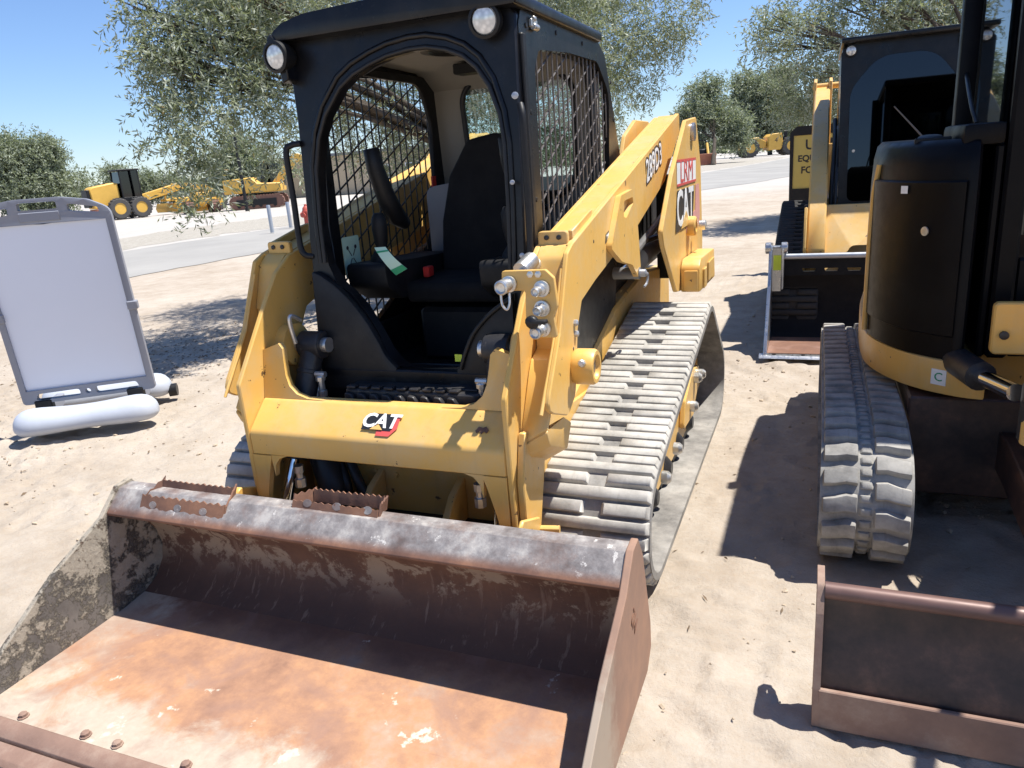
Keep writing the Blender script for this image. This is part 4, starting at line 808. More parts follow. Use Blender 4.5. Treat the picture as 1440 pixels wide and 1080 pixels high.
# its bucket
bm = BM(); prism(bm, [(4.0, .03), (4.12, .07), (4.18, .18), (4.20, .38), (4.15, .50), (4.08, .585), (4.06, .585), (4.12, .49), (4.16, .38), (4.14, .20), (4.09, .10), (4.0, .055)], 'x', 1.13, 2.98); k2 = obj('bucket', bm, 'seatfabric', LB, smooth=50)
slots = [rnd_poly([(1.35+.165*k, .612), (1.36+.165*k, .585), (1.445+.165*k, .585), (1.455+.165*k, .612)], .006, 2) for k in range(9)]
bm = BM(); plate(bm, [(1.13, .555), (1.15, .70), (2.96, .70), (2.98, .555)], slots, AX['y'], 4.04, 4.06); obj('slotted_rail', bm, 'seatfabric', k2)
bm = BM(); cyl(bm, (1.14, 4.03, .71), (2.97, 4.03, .71), .022, 10); obj('top_bar', bm, 'galv', k2, smooth=60)
for x in (1.10, 2.985):
    bm = BM(); prism(bm, [(3.50, .0), (3.52, .05), (3.66, .22), (3.92, .56), (3.97, .81), (4.07, .82), (4.20, .56), (4.22, .10), (4.1, .0)], 'x', x, x+.025); obj('side_plate', bm, 'steel', k2, .004)
bm = BM(); box(bm, 1.09, 1.24, 3.98, 4.05, .785, .80); cyl(bm, (1.07, 4.0, .785), (1.12, 4.0, .785), .045, 14); cyl(bm, (1.19, 4.0, .785), (1.24, 4.0, .785), .045, 14); box(bm, 1.20, 1.215, 3.92, 4.06, .46, .785); obj('hook', bm, 'steel', k2, .006)
bm = BM(); box(bm, 1.135, 1.195, 3.968, 3.972, .61, .73); obj('sticker', bm, 'lime', k2)
bm = BM(); box(bm, 1.127, 1.195, 3.973, 4.04, .44, .785); obj('end_web', bm, 'steel', k2)
bm = BM(); prism(bm, [(3.55, .024), (3.55, .034), (4.0, .054), (4.0, .04)], 'x', 1.127, 2.98); obj('floor_plate', bm, 'rust_floor', k2)
bm = BM(); prism(bm, [(3.48, .005), (3.50, .026), (3.549, .030), (3.549, .005)], 'x', 1.07, 3.0); obj('cutting_edge', bm, 'steel', k2, .002)
for k in range(9):
    bm = BM(); lathe(bm, [(.016, 0), (.016, .004)], (1.18+.21*k, 3.525, .028), (0, 0, 1), 8); obj('edge_bolt', bm, 'decalblack', k2)

# ------------------------------------------------------------------ mini excavator at the right edge
EX = thing('mini_excavator', 'black panelled mini excavator with rubber tracks and a dark dozer blade at the right edge', 'excavator', (2.25, 1.4, 0))
C3 = [(.635, .235, .225), (2.55, .235, .225), (.80, .275, .215), (2.4, .275, .215)]
def lug_mesh(side):
    bm = BM(); P_ = [(.030, -.040), (.070, -.044), (.110, -.030), (.152, -.022), (.152, .040), (.110, .036), (.070, .026), (.030, .030)]
    P_ = [(x*side, y) for x, y in P_]; c_ = Vector((.08*side, 0))
    a_ = [bm.verts.new((x, y, -.004)) for x, y in P_]; b_ = [bm.verts.new((c_.x+(x-c_.x)*.95, c_.y+(y-c_.y)*.86, .030)) for x, y in P_]
    bm.faces.new(b_); bm.faces.new(a_[::-1])
    for i in range(8): bm.faces.new((a_[i], a_[(i+1) % 8], b_[(i+1) % 8], b_[i]))
    return mesh('tread_lug', bm, 'minirub', 40, .007, 2)
lugs = (lug_mesh(-1), lug_mesh(1)); cen = bar_mesh('tread_block', .052, .030, .010, 'minirub', .85, bev=.002)
def mini_track(x0, x1):
    tr = obj('track', belt(BM(), C3, x0, x1, .035), 'minirub', EX, smooth=50); path = Path(C3); n = int(path.L/.096); xc = (x0+x1)/2
    for k in range(n):
        t = path.L*k/n; placed(lugs[0], path, t, xc-.002, tr, 'tread_lug'); placed(lugs[1], path, t+path.L/n/2, xc+.002, tr, 'tread_lug')
        for e in (0, .5): placed(cen, path, t+path.L/n*(e+.25), xc, tr, 'tread_block')
    for c_ in C3[:2]:
        bm = BM(); lathe(bm, [(.03, -.10), (.17, -.09), (.17, .09), (.03, .10)], (xc, c_[0], c_[1]), (1, 0, 0), 20); obj('idler_wheel', bm, 'cyl', tr)
    bm = BM(); box(bm, xc-.08, xc+.08, .8, 2.4, .14, .34); obj('track_frame', bm, 'blade', tr, .01)
mini_track(1.50, 1.815); mini_track(2.72, 3.035)
bm = BM(); box(bm, 1.83, 2.71, .95, 2.4, .12, .545); lathe(bm, [(.36, 0), (.36, .016)], (2.25, 1.6, .5455), (0, 0, 1), 28); obj('undercarriage', bm, 'blade', EX, .01)
# house: plan outline (x,y)
HP = [(1.72, 2.5), (1.685, 2.1), (1.672, 1.55), (1.70, 1.31), (1.775, 1.12), (1.875, .985), (1.99, .90), (2.08, .87), (2.08, 1.1), (2.98, 1.1), (2.98, 2.5)]
hp = [(q.x, q.y) for q in smoothpath([(x, y, 0) for x, y in HP[:8]], 6)]+HP[8:]
bm = BM(); prism(bm, hp, 'z', .565, .706); sk_ = obj('house_skirt', bm, 'yellow', EX, .012, 2)
bm = BM(); box(bm, -.03, .03, -.002, .002, -.032, .032, M_=mat4((1.928, .9395, .635), Vector((.115, -.085, 0)).normalized(), Vector((.085, .115, 0)).normalized(), (0, 0, 1))); dcl = obj('decal', bm, 'decalwhite', sk_)
text('decal_mark', 'C', .05, mat4((1.926, .937, .635), Vector((.115, -.085, 0)).normalized(), (0, 0, 1), Vector((-.085, -.115, 0)).normalized()), 'decalgreen', sk_)
bm = BM(); hp2 = [(q.x, q.y) for q in smoothpath([(1.72, 2.45, 0), (1.69, 1.9, 0), (1.682, 1.50, 0), (1.71, 1.29, 0), (1.79, 1.10, 0), (1.89, .985, 0), (1.975, .925, 0)], 6)]+[(1.995, .925), (2.01, .96), (2.05, 1.5), (2.05, 2.45)]
n_ = len(hp2); lev = [(.708, 1.0), (1.0, 1.0), (1.34, .985), (1.46, .965), (1.525, .92), (1.548, .84)]; rings = []
for z, sc in lev: rings.append([bm.verts.new((2.01+(x-2.01)*(1-(1-sc)*1.0), 1.9+(y-1.9)*(1-(1-sc)*.4), z)) for x, y in hp2])
for a_, b_ in zip(rings, rings[1:]):
    for k in range(n_): bm.faces.new((a_[k], a_[(k+1) % n_], b_[(k+1) % n_], b_[k]))
bm.faces.new(rings[0][::-1]); bm.faces.new(rings[-1]); pn = obj('side_cover', bm, 'panelblack', EX, smooth=40)
dp = [q for q in hp2 if .93 < q[1] < 1.42 and q[0] < 1.985]; bm = BM(); rings = []
for off, z0_, z1_ in ((.0005, .80, 1.40), (.007, .806, 1.394)):
    pr = [(x+(x-2.03)*off/.22, y+(y-1.75)*off/.6) for x, y in dp]; rings.append([[bm.verts.new((x, y, z)) for x, y in pr] for z in (z0_, z1_)])
(a0, a1), (b0, b1) = rings
for k in range(len(dp)-1):
    for u, v in ((b0, b1), (a0, b0), (b1, a1)): bm.faces.new((u[k], u[k+1], v[k+1], v[k]))
for e in (0, -1): bm.faces.new((a0[e], b0[e], b1[e], a1[e]))
obj('door_panel', bm, 'panelblack', pn, smooth=40)
bm = BM(); lathe(bm, [(.05, 0), (.055, .01), (.045, .03), (.0, .034)], (1.86, 1.22, 1.535), (0, -.2, 1), 16); box(bm, 1.80, 1.93, 1.17, 1.20, 1.53, 1.56); obj('filler_cap', bm, 'plastic', pn, .004)
bm = BM(); tube(bm, [(p[0]-.006, p[1]-.004, z) for p, z in (((1.680, 1.42), .72), ((1.680, 1.42), 1.1), ((1.685, 1.42), 1.34), ((1.70, 1.41), 1.46))], .012, 8); obj('cover_edge_glint', bm, 'yellow', pn, smooth=60)  # yellow tube standing in for the golden sun glint along the cover edge
bm = BM(); lathe(bm, [(.018, 0), (.018, .005), (.012, .007)], (1.845, 1.010, 1.21), (-.78, -.60, 0), 14); obj('lock_cylinder', bm, 'zinc', pn)
bm = BM(); prism(bm, [(0, 0), (.034, 0), (.034, .03), (0, .03)], 'z', 0, .002, fn=lambda u, v, t: Vector((1.775, 1.125, 1.352))+Vector((.60, -.80, 0)).normalized()*u+Vector((0, 0, 1))*v+Vector((-.80, -.60, 0)).normalized()*(t+.019)); obj('decal', bm, 'decalwhite', pn)
bm = BM(); box(bm, 1.94, 2.08, .98, 1.5, 1.52, 1.60); obj('hose_guard', bm, 'panelblack', EX, .02, 2)
bm = BM(); tube(bm, smoothpath([(1.99, 1.05, 1.60), (1.985, 1.15, 1.66), (2.0, 1.4, 1.76), (2.02, 1.6, 1.82)], 5), .008, 8); obj('hydraulic_hose', bm, 'hose', EX, smooth=60)
bm = BM(); box(bm, 2.053, 2.084, .99, 2.4, .71, 1.52); obj('rear_cover', bm, 'panelblack', EX, .008)
bm = BM(); box(bm, 1.985, 2.055, 1.55, 1.63, .72, 2.35); obj('rear_post', bm, 'panelblack', EX, .012, 2)
# cab (mostly outside the frame)
bm = BM(); box(bm, 2.085, 2.16, .97, 1.05, .71, 2.40); box(bm, 2.90, 2.95, .97, 1.05, .71, 2.40); box(bm, 2.085, 2.15, 2.0, 2.08, .80, 2.40); box(bm, 2.90, 2.95, 2.0, 2.08, .80, 2.40); box(bm, 2.07, 2.97, .93, 2.12, 2.40, 2.47); box(bm, 2.085, 2.15, 1.05, 2.0, .71, 1.45); box(bm, 2.16, 2.90, 1.0, 1.03, .71, 1.10)
mc = obj('cab', bm, 'panelblack', EX, .012)
bm = BM(); box(bm, 2.11, 2.118, 1.05, 2.0, 1.45, 2.40); box(bm, 2.16, 2.90, 1.012, 1.02, 1.10, 2.40); obj('cab_glass', bm, 'darkglass', mc)
bm = BM(); box(bm, 2.3, 2.75, 1.7, 1.85, 1.1, 1.9); box(bm, 2.3, 2.75, 1.3, 1.7, 1.0, 1.2); obj('seat', bm, 'interior', mc, .03)
bm = BM(); prism(bm, rnd_poly([(2.067, .77), (2.067, .965, .02), (2.40, .965), (2.40, .77)], .02, 4), 'y', .80, .84); obj('bolted_plate', bm, 'yellow', EX, .006); bm = BM(); lathe(bm, [(.016, 0), (.016, .012), (.008, .014)], (2.105, .799, .845), (0, -1, 0), 10); obj('plate_bolt', bm, 'decalblack', EX)
# swing post, boom, stick, bucket
bm = BM(); prism(bm, rnd_poly([(2.10, .42, .05), (2.22, .80), (2.30, 1.0, .05), (2.80, 1.0, .05), (2.80, .12, .12), (2.55, .12, .1), (2.20, .25, .1)], .03, 4), 'z', .56, .65); prism(bm, rnd_poly([(2.10, .42, .05), (2.22, .80), (2.30, 1.0, .05), (2.80, 1.0, .05), (2.80, .12, .12), (2.55, .12, .1), (2.20, .25, .1)], .03, 4), 'z', .70, .77); sw = obj('swing_post', bm, 'yellow', EX, .012, 2)
bm = BM(); cyl(bm, (2.15, .44, .57), (2.15, .44, .765), .05, 18); box(bm, 2.25, 2.75, .3, .95, .652, .698); obj('swing_pin', bm, 'cyl', sw, .004)
bm = BM(); cyl(bm, (1.98, 1.0, .70), (2.035, .74, .70), .055, 18); lw = obj('swing_cylinder', bm, 'cyl', EX); bm = BM(); cyl(bm, (2.03, .76, .70), (2.09, .47, .725), .030, 18); obj('cylinder_rod', bm, 'chrome', lw)
bm = BM(); prism(bm, [(.25, .78), (-.15, 1.6), (-.70, 2.35), (-.95, 2.40), (-1.0, 2.25), (-.55, 1.95), (-.02, .95), (.30, .75)], 'x', 2.62, 2.78); obj('boom', bm, 'yellow', EX, .012)
bm = BM(); prism(bm, [(-.80, 2.50), (-.98, 2.52), (-1.20, 1.2), (-1.22, .75), (-1.10, .75), (-.88, 1.9)], 'x', 2.65, 2.75); obj('stick', bm, 'yellow', EX, .012)
bm = BM(); prism(bm, [(-1.30, .85), (-1.0, .95), (-.70, .70), (-.66, .35), (-.85, .10), (-1.05, .10), (-.88, .30), (-.86, .5), (-1.0, .70)], 'x', 2.50, 2.90); obj('digging_bucket', bm, 'blade', EX, .01)
bm = BM(); tube(bm, smoothpath([(2.50, .6, 1.5), (2.50, .2, 1.75), (2.52, -.2, 2.0), (2.64, -.5, 2.1)], 6), .018, 8); tube(bm, smoothpath([(2.56, .6, 1.5), (2.56, .2, 1.82), (2.57, -.2, 2.1), (2.66, -.55, 2.2)], 6), .018, 8); obj('hydraulic_hose', bm, 'hose', EX, smooth=60)
# dozer blade
bp = [(-.44, .02), (-.437, .10), (-.415, .18), (-.388, .26), (-.372, .33), (-.372, .375), (-.34, .385), (-.335, .33), (-.352, .25), (-.38, .17), (-.41, .02)]
bm = BM(); prism(bm, bp, 'x', 1.512, 3.03); bl = obj('dozer_blade', bm, 'blade', EX, smooth=60)
bm = BM(); box(bm, 1.505, 3.04, -.457, -.441, .0, .125); obj('cutting_edge', bm, 'rust_edge', bl, .003)
bm = BM(); cyl(bm, (1.512, -.358, .382), (3.03, -.358, .382), .024, 12); obj('top_roll', bm, 'rust_lip2', bl, smooth=60)
hole = [(-.285+  .030*cos(2*pi*k/12), .358+.030*sin(2*pi*k/12)) for k in range(12)]
for x in (1.492, 3.031):
    bm = BM(); plate(bm, rnd_poly([(-.46, .0), (-.455, .12), (-.40, .33), (-.365, .405, .02), (-.25, .405, .03), (-.235, .35, .02), (-.32, .27), (-.36, .0)], .01, 3), [hole], AX['x'], x, x+.019); obj('end_plate', bm, 'rust_edge', bl, .002)
for x in (2.16, 2.40):
    bm = BM(); prism(bm, [(-.345, .12), (-.335, .28), (.8, .42), (1.2, .40), (1.2, .26), (.8, .24)], 'x', x, x+.08); obj('blade_arm', bm, 'blade', bl, .006)

# ------------------------------------------------------------------ swinging pavement sign
SG = thing('pavement_sign', 'blank white pavement sign in a grey frame on a moulded roller base', 'sign', (-3.25, 1.1, 0), math.atan2(.61, .79))
def LP(name, bm, mat, par=SG, **k): return obj(name, bm, mat, par, local=True, **k)
# local axes: x along the board, y away from the camera
YB = .17
def LB_(name, bm, mat, **k):      # board parts lean a little towards the viewer
    for v in bm.verts: v.co.y -= (v.co.z-.2)*.10
    return LP(name, bm, mat, **k)
fo = rnd_poly([(-.425, .20, .03), (-.425, 1.50, .08), (-.30, 1.565, .1), (-.16, 1.588, .05), (-.13, 1.592), (.13, 1.592), (.16, 1.588, .05), (.30, 1.565, .1), (.425, 1.50, .08), (.440, .20, .03)], .03, 4)
handle = rnd_poly([(-.115, 1.520), (-.115, 1.568), (.115, 1.568), (.115, 1.520)], .012, 3); sl = [rnd_poly([(-.36, 1.475), (-.35, 1.512), (-.175, 1.545), (-.175, 1.50)], .012, 3), rnd_poly([(.36, 1.475), (.35, 1.512), (.175, 1.545), (.175, 1.50)], .012, 3)]
win = [(-.385, .30), (-.385, 1.43), (.385, 1.43), (.395, .30)]
bm = BM(); plate(bm, fo, [handle, *sl, win, rnd_poly([(-.34, .225), (-.32, .275), (-.05, .275), (-.05, .225)], .02, 3), rnd_poly([(.34, .225), (.32, .275), (.05, .275), (.05, .225)], .02, 3), [(.0+.018*cos(2*pi*k/10), .25+.018*sin(2*pi*k/10)) for k in range(10)]], lambda u, v, t: (u, YB+t, v), -.02, .03); LB_('frame', bm, 'signgrey', bevel=.008, seg=2)
bm = BM(); prism(bm, [(-.386, .299), (-.386, 1.431), (-.20, 1.440), (.0, 1.425), (.2, 1.44), (.386, 1.431), (.396, .299)], 'y', YB-.006, YB+.012); LB_('panel', bm, 'signpanel')
bm = BM(); box(bm, -.40, .40, YB+.022, YB+.034, .29, 1.45); LB_('back_board', bm, 'interior')
bm = BM(); box(bm, -.12, .12, YB-.028, YB-.019, 1.445, 1.505); LB_('header_panel', bm, 'signgrey', bevel=.004)
for x0, x1, z0, z1 in ((.385, .452, .80, .86), (-.44, -.38, .80, .86)):
    bm = BM(); box(bm, x0, x1, YB-.034, YB+.03, z0, z1); LB_('clip', bm, 'signgrey', bevel=.006)
for y, n_ in ((0.0, 'foot'), (.62, 'foot')):
    bm = BM(); prof = []
    rings = []
    for k in range(25):
        u = -.46*cos(pi*k/24) if k <= 24 else 0; e = max(0, 1-abs(u/.465)**6)**.5; wv = (.12+.03*abs(u)/.46)*e; hh = (.105+.05*(abs(u)/.46)**2)*e
        rings.append([bm.verts.new((u, y+wv*cos(2*pi*j/14), .085+hh*sin(2*pi*j/14)*(.55 if sin(2*pi*j/14) < 0 else 1))) for j in range(14)])
    for a_, b_ in zip(rings, rings[1:]):
        for j in range(14): bm.faces.new((a_[j], a_[(j+1) % 14], b_[(j+1) % 14], b_[j]))
    bm.faces.new(rings[0][::-1]); bm.faces.new(rings[-1]); LP('foot', bm, 'signfoot', smooth=60)
for x in (-.30, .30):
    bm = BM(); prism(bm, [(.02, .11), (.10, .17), (.56, .17), (.62, .11), (.56, .09), (.08, .09)], 'x', x-.03, x+.03); LP('base_rail', bm, 'signgrey', bevel=.006)
    bm = BM(); box(bm, x-.055, x+.055, YB-.03, YB+.04, .13, .225); LP('spring_bracket', bm, 'interior', bevel=.008)
bm = BM(); box(bm, .20, .26, -.02, .02, .150, .156); LP('filler_cap', bm, 'signgrey', bevel=.002)
bm = BM(); cyl(bm, (.44, .60, .06), (.50, .60, .06), .05, 14); LP('roller', bm, 'hose')

# yellow sign behind the second loader
YS = thing('sale_sign', 'yellow and black pavement sign half hidden behind the closed-cab loader', 'sign', (1.47, 8.0, 0), -.05)
bm = BM(); plate(bm, rnd_poly([(-.37, .82), (-.38, 1.70, .05), (-.30, 1.77, .06), (.30, 1.77, .06), (.38, 1.70, .05), (.37, .82)], .02, 3), [[(-.335, 1.02), (-.335, 1.66), (.335, 1.66), (.335, 1.02)]], AX['y'], -.02, .02); obj('frame', bm, 'plastic', YS, local=True, bevel=.006)
bm = BM(); box(bm, -.336, .336, -.008, .008, 1.019, 1.661); obj('panel', bm, 'boardyellow', YS, local=True)
for s_, sz, z in (('USED', .17, 1.54), ('EQUIPMENT', .105, 1.38), ('FOR SALE', .115, 1.24)):
    o = text('lettering', s_, sz, wm(YS) @ mat4((0, -.0092, z), (1, 0, 0), (0, 0, 1), (0, -1, 0)), 'decalblack', YS, sx=.98, bold=.003)
bm = BM(); box(bm, -.20, -.13, -.012, -.009, .88, .95); obj('decal', bm, 'decalwhite', YS, local=True)
bm = BM(); box(bm, -.30, .30, -.30, .30, .0, .12); box(bm, -.05, .05, -.03, .03, .12, .83); obj('base', bm, 'plastic', YS, local=True, bevel=.03, seg=3)

# ------------------------------------------------------------------ street furniture and far things
def pipe(x, y, label):
    bm = BM(); lathe(bm, [(.062, 0), (.062, .86), (.056, .88), (.0, .885)], (x, y, 0), (0, 0, 1), 16); tag(obj('bollard', bm, 'galv'), label, 'bollard', 'pipe bollards by the hydrant')
pipe(-15.16, 17.73, 'grey pipe bollard standing alone beyond the road'); pipe(-15.83, 19.56, 'grey pipe bollard standing close to the red hydrant')
HY = thing('fire_hydrant', 'faded red fire hydrant beyond the road beside a pipe bollard', 'hydrant', (-15.3, 19.85, 0))
bm = BM(); lathe(bm, [(.17, 0), (.17, .05), (.11, .06), (.11, .46), (.15, .47), (.15, .53), (.13, .54), (.11, .64), (.05, .70), (.04, .76), (.0, .765)], (-15.3, 19.85, 0), (0, 0, 1), 20); obj('body', bm, 'hydrant', HY)
for dx, dy in ((1, 0), (-1, 0), (0, -1)):
    bm = BM(); lathe(bm, [(.07, .08), (.07, .17), (.09, .175), (.09, .21), (.03, .22)], (-15.3, 19.85, .40), (dx, dy, 0), 14); obj('outlet_cap', bm, 'hydrant', HY)
LPO = thing('light_pole', 'slim dark pole rising behind the olive branch', 'pole', (-31.1, 35.0, 0))
bm = BM(); tube(bm, [(-31.1, 35, 0), (-31.1, 35, 5.6)], [.11, .07], 10); obj('shaft', bm, 'plastic', LPO); bm = BM(); box(bm, -31.9, -30.5, 34.9, 35.1, 5.6, 5.68); box(bm, -31.95, -31.5, 34.8, 35.2, 5.5, 5.62); obj('lamp_head', bm, 'plastic', LPO)
BD = thing('building', 'low tan building at the far end of the gravel yard', 'building', (-40, 62, 0))
bm = BM(); box(bm, -52, -30, 58.5, 70, 0, 3.5, M_=None); obj('wall', bm, 'stucco', BD); bm = BM(); box(bm, -52.3, -29.7, 58.2, 70.3, 3.5, 3.75); obj('roof', bm, 'greyplastic', BD)
for x in (-48, -44, -36, -33):
    bm = BM(); box(bm, x, x+1.3, 58.42, 58.5, 1.2, 2.4); wd = obj('window', bm, 'white', BD); bm = BM(); box(bm, x+.08, x+1.22, 58.40, 58.42, 1.28, 2.32); obj('pane', bm, 'darkglass', wd)

def wheel(par, c, r, w, ax=(0, 1, 0), rim='farsun'):
    a_ = Vector(ax); bm = BM(); lathe(bm, [(r*.53, -w*.1), (r*.55, -w/2), (r*.90, -w/2), (r, -w*.36), (r, w*.36), (r*.90, w/2), (r*.55, w/2), (r*.53, w*.1)], c, a_, 28)
    u, v = frame_of(a_)
    for k in range(20):
        an = 2*pi*k/20; dd = u*cos(an)+v*sin(an); tt = a_.cross(dd)
        Mx = mat4(Vector(c)+dd*r*.99, a_, tt, dd); box(bm, -w*.45, w*.45, -r*.07, r*.07, -.02, r*.05, M_=Mx)
    wh_ = obj('wheel', bm, 'tyre', par, local=True, smooth=30)
    bm = BM(); lathe(bm, [(r*.56, -w*.42), (r*.5, -w*.25), (r*.25, -w*.22), (r*.22, -w*.4), (.001, -w*.42)], c, a_, 20); lathe(bm, [(r*.56, w*.42), (r*.5, w*.25), (r*.25, w*.22), (r*.22, w*.4), (.001, w*.42)], c, a_, 20); obj('rim', bm, rim, wh_, local=True)
    return wh_
# motor grader: local x forward
GR = thing('motor_grader', 'yellow motor grader with a dark cab parked across the road', 'grader', (-40.9, 35.6, 0), math.atan2(.92, .36))
G = lambda n, b, m_, bev=.03, par=GR: obj(n, b, m_, par, local=True, bevel=bev)
bm = BM(); prism(bm, [(-2.7, .75), (-2.8, 1.95), (-2.6, 2.1), (-1.3, 2.3), (-1.0, 2.25), (-1.0, .75)], 'y', -.55, .55); G('engine_hood', bm, 'farsun', .06)
bm = BM(); box(bm, -2.98, -2.79, -.5, .5, .85, 1.95); G('radiator_grille', bm, 'plastic')
bm = BM(); prism(bm, [(-.95, .9), (-.85, 2.95), (.25, 3.0), (.35, 1.0)], 'y', -.72, .72); gc = G('cab', bm, 'darkglass', 0)
bm = BM(); box(bm, -1.0, .4, -.8, .8, 3.0, 3.1)
for x in (-.88, .28):
    for y in (-.74, .68): box(bm, x-.04, x+.05, y, y+.06, .9, 3.0)
box(bm, -.94, .34, -.73, .73, .8, 1.35); G('cab_frame', bm, 'plastic', .02, gc)
for x in (-1.35, -.0):
    for y in (-.95, .95): wheel(GR, (x, y, .66), .66, .42)
for y in (-.95, .95): wheel(GR, (5.3, y, .66), .66, .4)
bm = BM(); prism(bm, [(.36, .9), (.36, 1.4), (3.2, 2.05), (5.0, 1.75), (5.7, 1.3), (5.7, .9), (4.8, 1.3), (3.2, 1.55)], 'y', -.2, .2); G('front_frame', bm, 'farsun')
bm = BM(); tube(bm, [(3.0+.7*cos(a_), .7*sin(a_), .95) for a_ in np.linspace(0, 2*pi, 20)], .10, 8); box(bm, 1.9, 4.6, -.5, -.35, .85, 1.0); box(bm, 1.9, 4.6, .35, .5, .85, 1.0); cyl(bm, (2.3, -.6, 1.0), (2.5, -.5, 2.0), .07, 10); cyl(bm, (2.3, .6, 1.0), (2.5, .5, 2.0), .07, 10); G('blade_circle', bm, 'farsun')
bm = BM(); prism(bm, [(-.1, .1), (-.18, .35), (-.05, .7), (.02, .7), (-.08, .35), (.0, .1)], 'y', -1.9, 1.9, fn=lambda u, v, t: (2.7+u-.25*t, t, v)); G('grader_blade', bm, 'farsun', .01)
bm = BM(); box(bm, -2.6, -2.1, -.75, .75, .5, .72); G('rear_bumper', bm, 'orange')
bm = BM(); lathe(bm, [(.08, 0), (.08, .5), (.06, .52)], (-1.6, .2, 1.8), (0, 0, 1), 12); G('exhaust', bm, 'plastic', 0)

def crawler(par, cx, cy, L_, h, w, nm='crawler_track', shoes=26):
    c_ = [(-L_/2+h/2, h/2, h/2), (L_/2-h/2, h/2, h/2)]; bm = BM(); P_ = belt_pts(c_, -.06, 60); prism(bm, P_, 'y', cy-w/2+.02, cy+w/2-.02); tr = obj(nm, bm, 'rustytrack', par, local=True, smooth=50)
    tr.location.x = cx; path = Path(c_); bm = BM(); n_ = int(path.L/.19)
    for k in range(n_):
        p, d, nrm = path.at(path.L*k/n_); Mx = mat4((p.x, cy, p.y), (d.x, 0, d.y), (0, 1, 0), (nrm.x, 0, nrm.y)); box(bm, -.08, .08, -w/2, w/2, -.06, -.0, M_=Mx); box(bm, -.08, -.05, -w/2, w/2, .0, .03, M_=Mx)
    o_ = obj('track_shoes', bm, 'rustytrack', tr, local=True, smooth=0); o_['kind'] = 'stuff'
    bm = BM(); box(bm, -L_/2+h*.55, L_/2-h*.55, cy-w/2-.03, cy+w/2+.03, h*.25, h*.70); 
    for k in range(6): cyl(bm, (-L_/2+h*.7+k*(L_-h*1.4)/5, cy-w/2-.04, h*.22), (-L_/2+h*.7+k*(L_-h*1.4)/5, cy+w/2+.04, h*.22), .11, 10)
    obj('roller_frame', bm, 'plastic', tr, local=True)
    return tr
XC = thing('tracked_excavator', 'yellow tracked excavator half hidden behind the hanging olive branch', 'excavator', (-33.6, 39.3, 0), math.atan2(.55, .93))
for y in (-1.1, 1.1): crawler(XC, 0, y, 3.5, .85, .55)
bm = BM(); box(bm, -1.1, 1.1, -.8, .8, .4, .95); obj('undercarriage', bm, 'plastic', XC, local=True)
bm = BM(); prism(bm, [(-2.0, 1.0), (-2.0, 1.9), (-.2, 2.0), (.2, 1.6), (1.7, 1.55), (1.7, 1.0)], 'y', -1.2, 1.2); obj('house', bm, 'farsun', XC, local=True, bevel=.05)
bm = BM(); prism(bm, [(.2, 1.3), (.3, 2.85), (1.5, 2.8), (1.72, 1.9), (1.72, 1.3)], 'y', .25, 1.25); obj('cab', bm, 'darkglass', XC, local=True, bevel=.05)
bm = BM(); prism(bm, [(.9, 1.4), (2.6, 3.3), (3.0, 3.3), (4.6, 2.3), (4.5, 2.1), (2.9, 2.8), (1.4, 1.3)], 'y', -.55, -.15); obj('boom', bm, 'farsun', XC, local=True, bevel=.03)
bm = BM(); prism(bm, [(4.4, 2.5), (4.75, 2.4), (4.3, .8), (4.1, .8)], 'y', -.5, -.2); obj('stick', bm, 'farsun', XC, local=True, bevel=.02)
bm = BM(); prism(bm, [(4.3, .85), (4.5, .5), (4.2, .1), (3.6, .2), (3.9, .35), (4.1, .85)], 'y', -.75, .05); obj('digging_bucket', bm, 'rustytrack', XC, local=True, bevel=.02)
BZ = thing('bulldozer', 'small yellow bulldozer behind the lowest tip of the hanging olive branch', 'bulldozer', (-36.8, 37.2, 0), 2.5)
for y in (-.8, .8): crawler(BZ, 0, y, 2.3, .75, .45)
bm = BM(); box(bm, -1.0, .2, -.55, .55, .6, 1.3); prism(bm, [(.2, .6), (.2, 1.45), (1.2, 1.35), (1.25, .6)], 'y', -.4, .4); obj('hood', bm, 'farsun', BZ, local=True, bevel=.04)
bm = BM(); prism(bm, [(1.6, .05), (1.5, .4), (1.6, .9), (1.68, .9), (1.6, .4), (1.7, .05)], 'y', -1.3, 1.3); box(bm, .5, 1.55, -.75, -.6, .3, .45); box(bm, .5, 1.55, .6, .75, .3, .45); obj('dozer_blade', bm, 'farsun', BZ, local=True, bevel=.02)
bm = BM(); box(bm, -.9, .1, -.5, .5, 2.0, 2.1)
for x in (-.85, .05):
    for y in (-.48, .42): box(bm, x-.03, x+.03, y, y+.06, 1.3, 2.0)
obj('canopy', bm, 'plastic', BZ, local=True)
# wheel tractor scraper far right
SC = thing('scraper', 'yellow two-axle earthmover parked under the far olive trees', 'earthmover', (-5.7, 116, 0), math.atan2(.37, .93))
for x in (-2.9, 2.9):
    for y in (-1.25, 1.25): wheel(SC, (x, y, 1.25), 1.25, .75)
bm = BM(); prism(bm, [(-.3, .8), (-.3, 2.6), (.2, 3.0), (1.5, 3.1), (1.8, 1.4), (1.4, .8)], 'y', -1.4, 1.4); obj('bowl', bm, 'farsun', SC, local=True, bevel=.05)
text('number_mark', '4', .9, wm(SC) @ mat4((.75, -1.41, 2.1), (1, 0, 0), (0, 0, 1), (0, -1, 0)), 'decalblack', SC)
bm = BM(); prism(bm, [(-4.2, 1.0), (-4.3, 2.4), (-1.6, 2.7), (-.4, 2.0), (-.4, 1.2)], 'y', -.7, .7); obj('rear_hood', bm, 'farsun', SC, local=True, bevel=.05)
